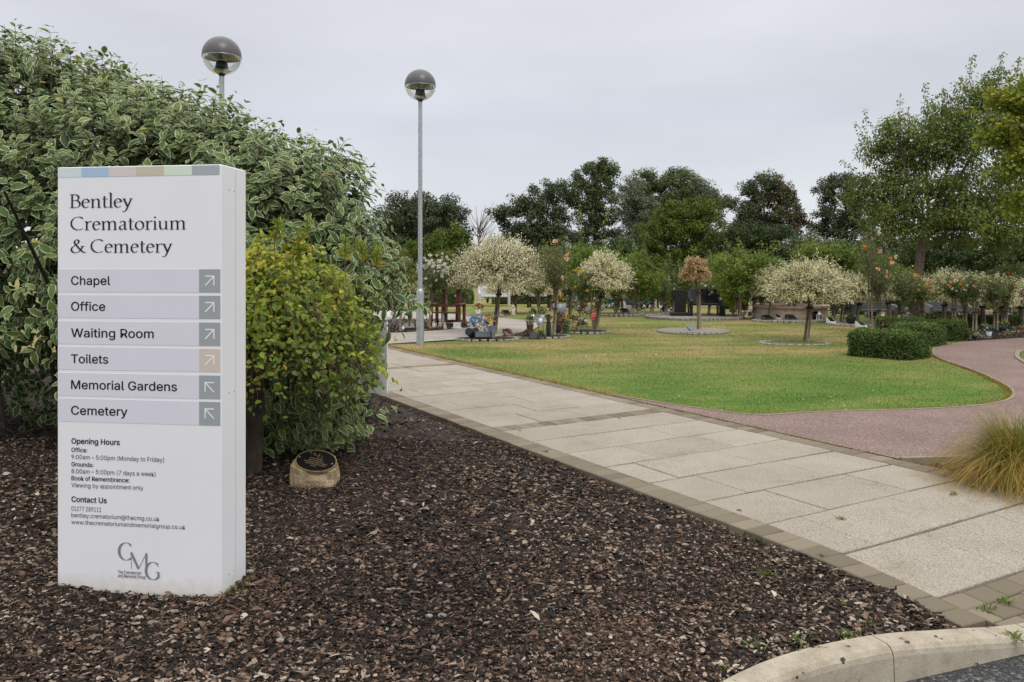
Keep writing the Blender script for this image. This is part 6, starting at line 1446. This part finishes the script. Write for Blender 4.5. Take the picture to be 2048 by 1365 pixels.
for px, py, w, h, cols, pot, mt, lb in ((1770, 672, 16, 26, ['white', 'red'], 'vase', 'grey_zinc', 'grey vase of red and white flowers behind the front box hedge'), (1825, 672, 16, 22, ['red', 'white'], None, None, 'red and white posy behind the front box hedge'), (1950, 682, 14, 16, ['cream'], 'bowl', 'dark_ceramic', 'small dark bowl of cream flowers at the bend of the red path'), (1978, 678, 16, 26, ['white', 'blue'], 'bucket', None, 'metal pot of white flowers in the path-side bed'),
      (2005, 670, 22, 26, ['yellow', 'cream'], 'bowl', None, 'dark bowl of yellow flowers in the path-side bed'), (2038, 674, 22, 20, ['red', 'pink'], None, None, 'low red and pink flowers at the right edge of the path-side bed'), (2012, 678, 18, 12, ['pink', 'peach'], None, None, 'low pink flowers along the red path'), (1967, 668, 16, 20, ['white'], None, None, 'white posy behind the metal pot')):
    posy(px, py, w, h, cols, lb, pot, .5, mt, .7, 8)

# ---- the crowd of small memorials between the trees
def crowd():
    anchors = [(1125, 618, 'the big grey marigold tub'), (1182, 622, 'the pale two-shooted tree'), (1240, 616, 'the far middle bed'), (1276, 614, 'the feathery young tree'), (1318, 618, 'the dense bushy small tree'), (1480, 616, 'the arching young cherry'), (1524, 624, 'the small mixed pot'),
               (1592, 617, 'the planter'), (1652, 630, 'the tree beyond the wide willow'), (1692, 632, 'the black bowl'), (1760, 640, 'the left grey bench'), (1835, 640, 'the large tree trunk'), (1905, 640, 'the right grey bench'), (1968, 640, 'the creamy right-hand willow'), (2030, 642, 'the view\'s right edge')]
    names = {'pale_pink': 'pale pink', 'magenta': 'magenta', 'yellow': 'yellow', 'white': 'white', 'red': 'red', 'orange': 'orange', 'blue': 'blue', 'purple': 'purple', 'pink': 'pink', 'cream': 'cream'}
    stones = {'granite_black': 'black', 'granite_grey': 'grey', 'granite_dark': 'dark grey', 'white_glaze': 'white', 'sandstone': 'pinkish'}
    used = set()
    def say(t):
        if t in used: return None
        used.add(t); return t
    for ax_, ay, an in anchors:
        cols = random.sample(list(names), 6); sts = random.sample(list(stones), 4)
        for c in cols:
            dx = random.choice((-1, 1)) * random.uniform(10, 27); dy = random.uniform(-8, 5); pot = random.choice((None, 'vase', 'bucket', 'bowl'))
            rel = 'left of' if dx < 0 else 'right of'
            lb = say('%s flowers %s %s %s' % (names[c], 'in a %s' % {'vase': 'dark vase', 'bucket': 'metal bucket', 'bowl': 'dark bowl'}[pot] if pot else 'in a low posy', rel, an))
            if lb: posy(ax_ + dx, ay + dy, random.uniform(12, 20), random.uniform(16, 27), [c, c], lb, pot, .45, None, .6, 8)
        for c in sts:
            dx = random.choice((-1, 1)) * random.uniform(6, 26); dy = random.uniform(-9, 4); rel = 'left of' if dx < 0 else 'right of'; kind = random.choice(('headstone', 'plaque', 'round'))
            lb = say('small %s %s %s %s' % (stones[c], {'headstone': 'square-topped headstone', 'plaque': 'sloping plaque', 'round': 'round-topped headstone'}[kind], rel, an))
            if not lb: continue
            if kind == 'plaque': plaque(ax_ + dx, ay + dy, random.uniform(11, 17), c, lb, random.uniform(-.3, .3))
            else: headstone(ax_ + dx, ay + dy, random.uniform(11, 18), random.uniform(15, 25), c, lb, 'round' if kind == 'round' else 'flat', random.uniform(-.3, .3))
crowd()
for lb, a, b, Y, h in (('low clipped hedge behind the far middle bed', 1195, 1330, 34, .55), ('low clipped hedge behind the arching young cherry', 1448, 1540, 33, .6), ('far clipped hedge behind the tall black headstone and black bench', 1292, 1500, 38, .85), ('low clipped hedge left of the timber fence', 745, 800, 32, .5), ('low clipped hedge behind the left grey bench', 1690, 1830, 29, .7), ('low clipped hedge behind the right grey bench', 1850, 2060, 29, .7)):
    xa, xb = xat(a, Y), xat(b, Y); box_hedge(lb, ((xa + xb) / 2, Y), xb - xa, .7, 0, h, int(2400 * (xb - xa)), .055, 'far clipped hedges')
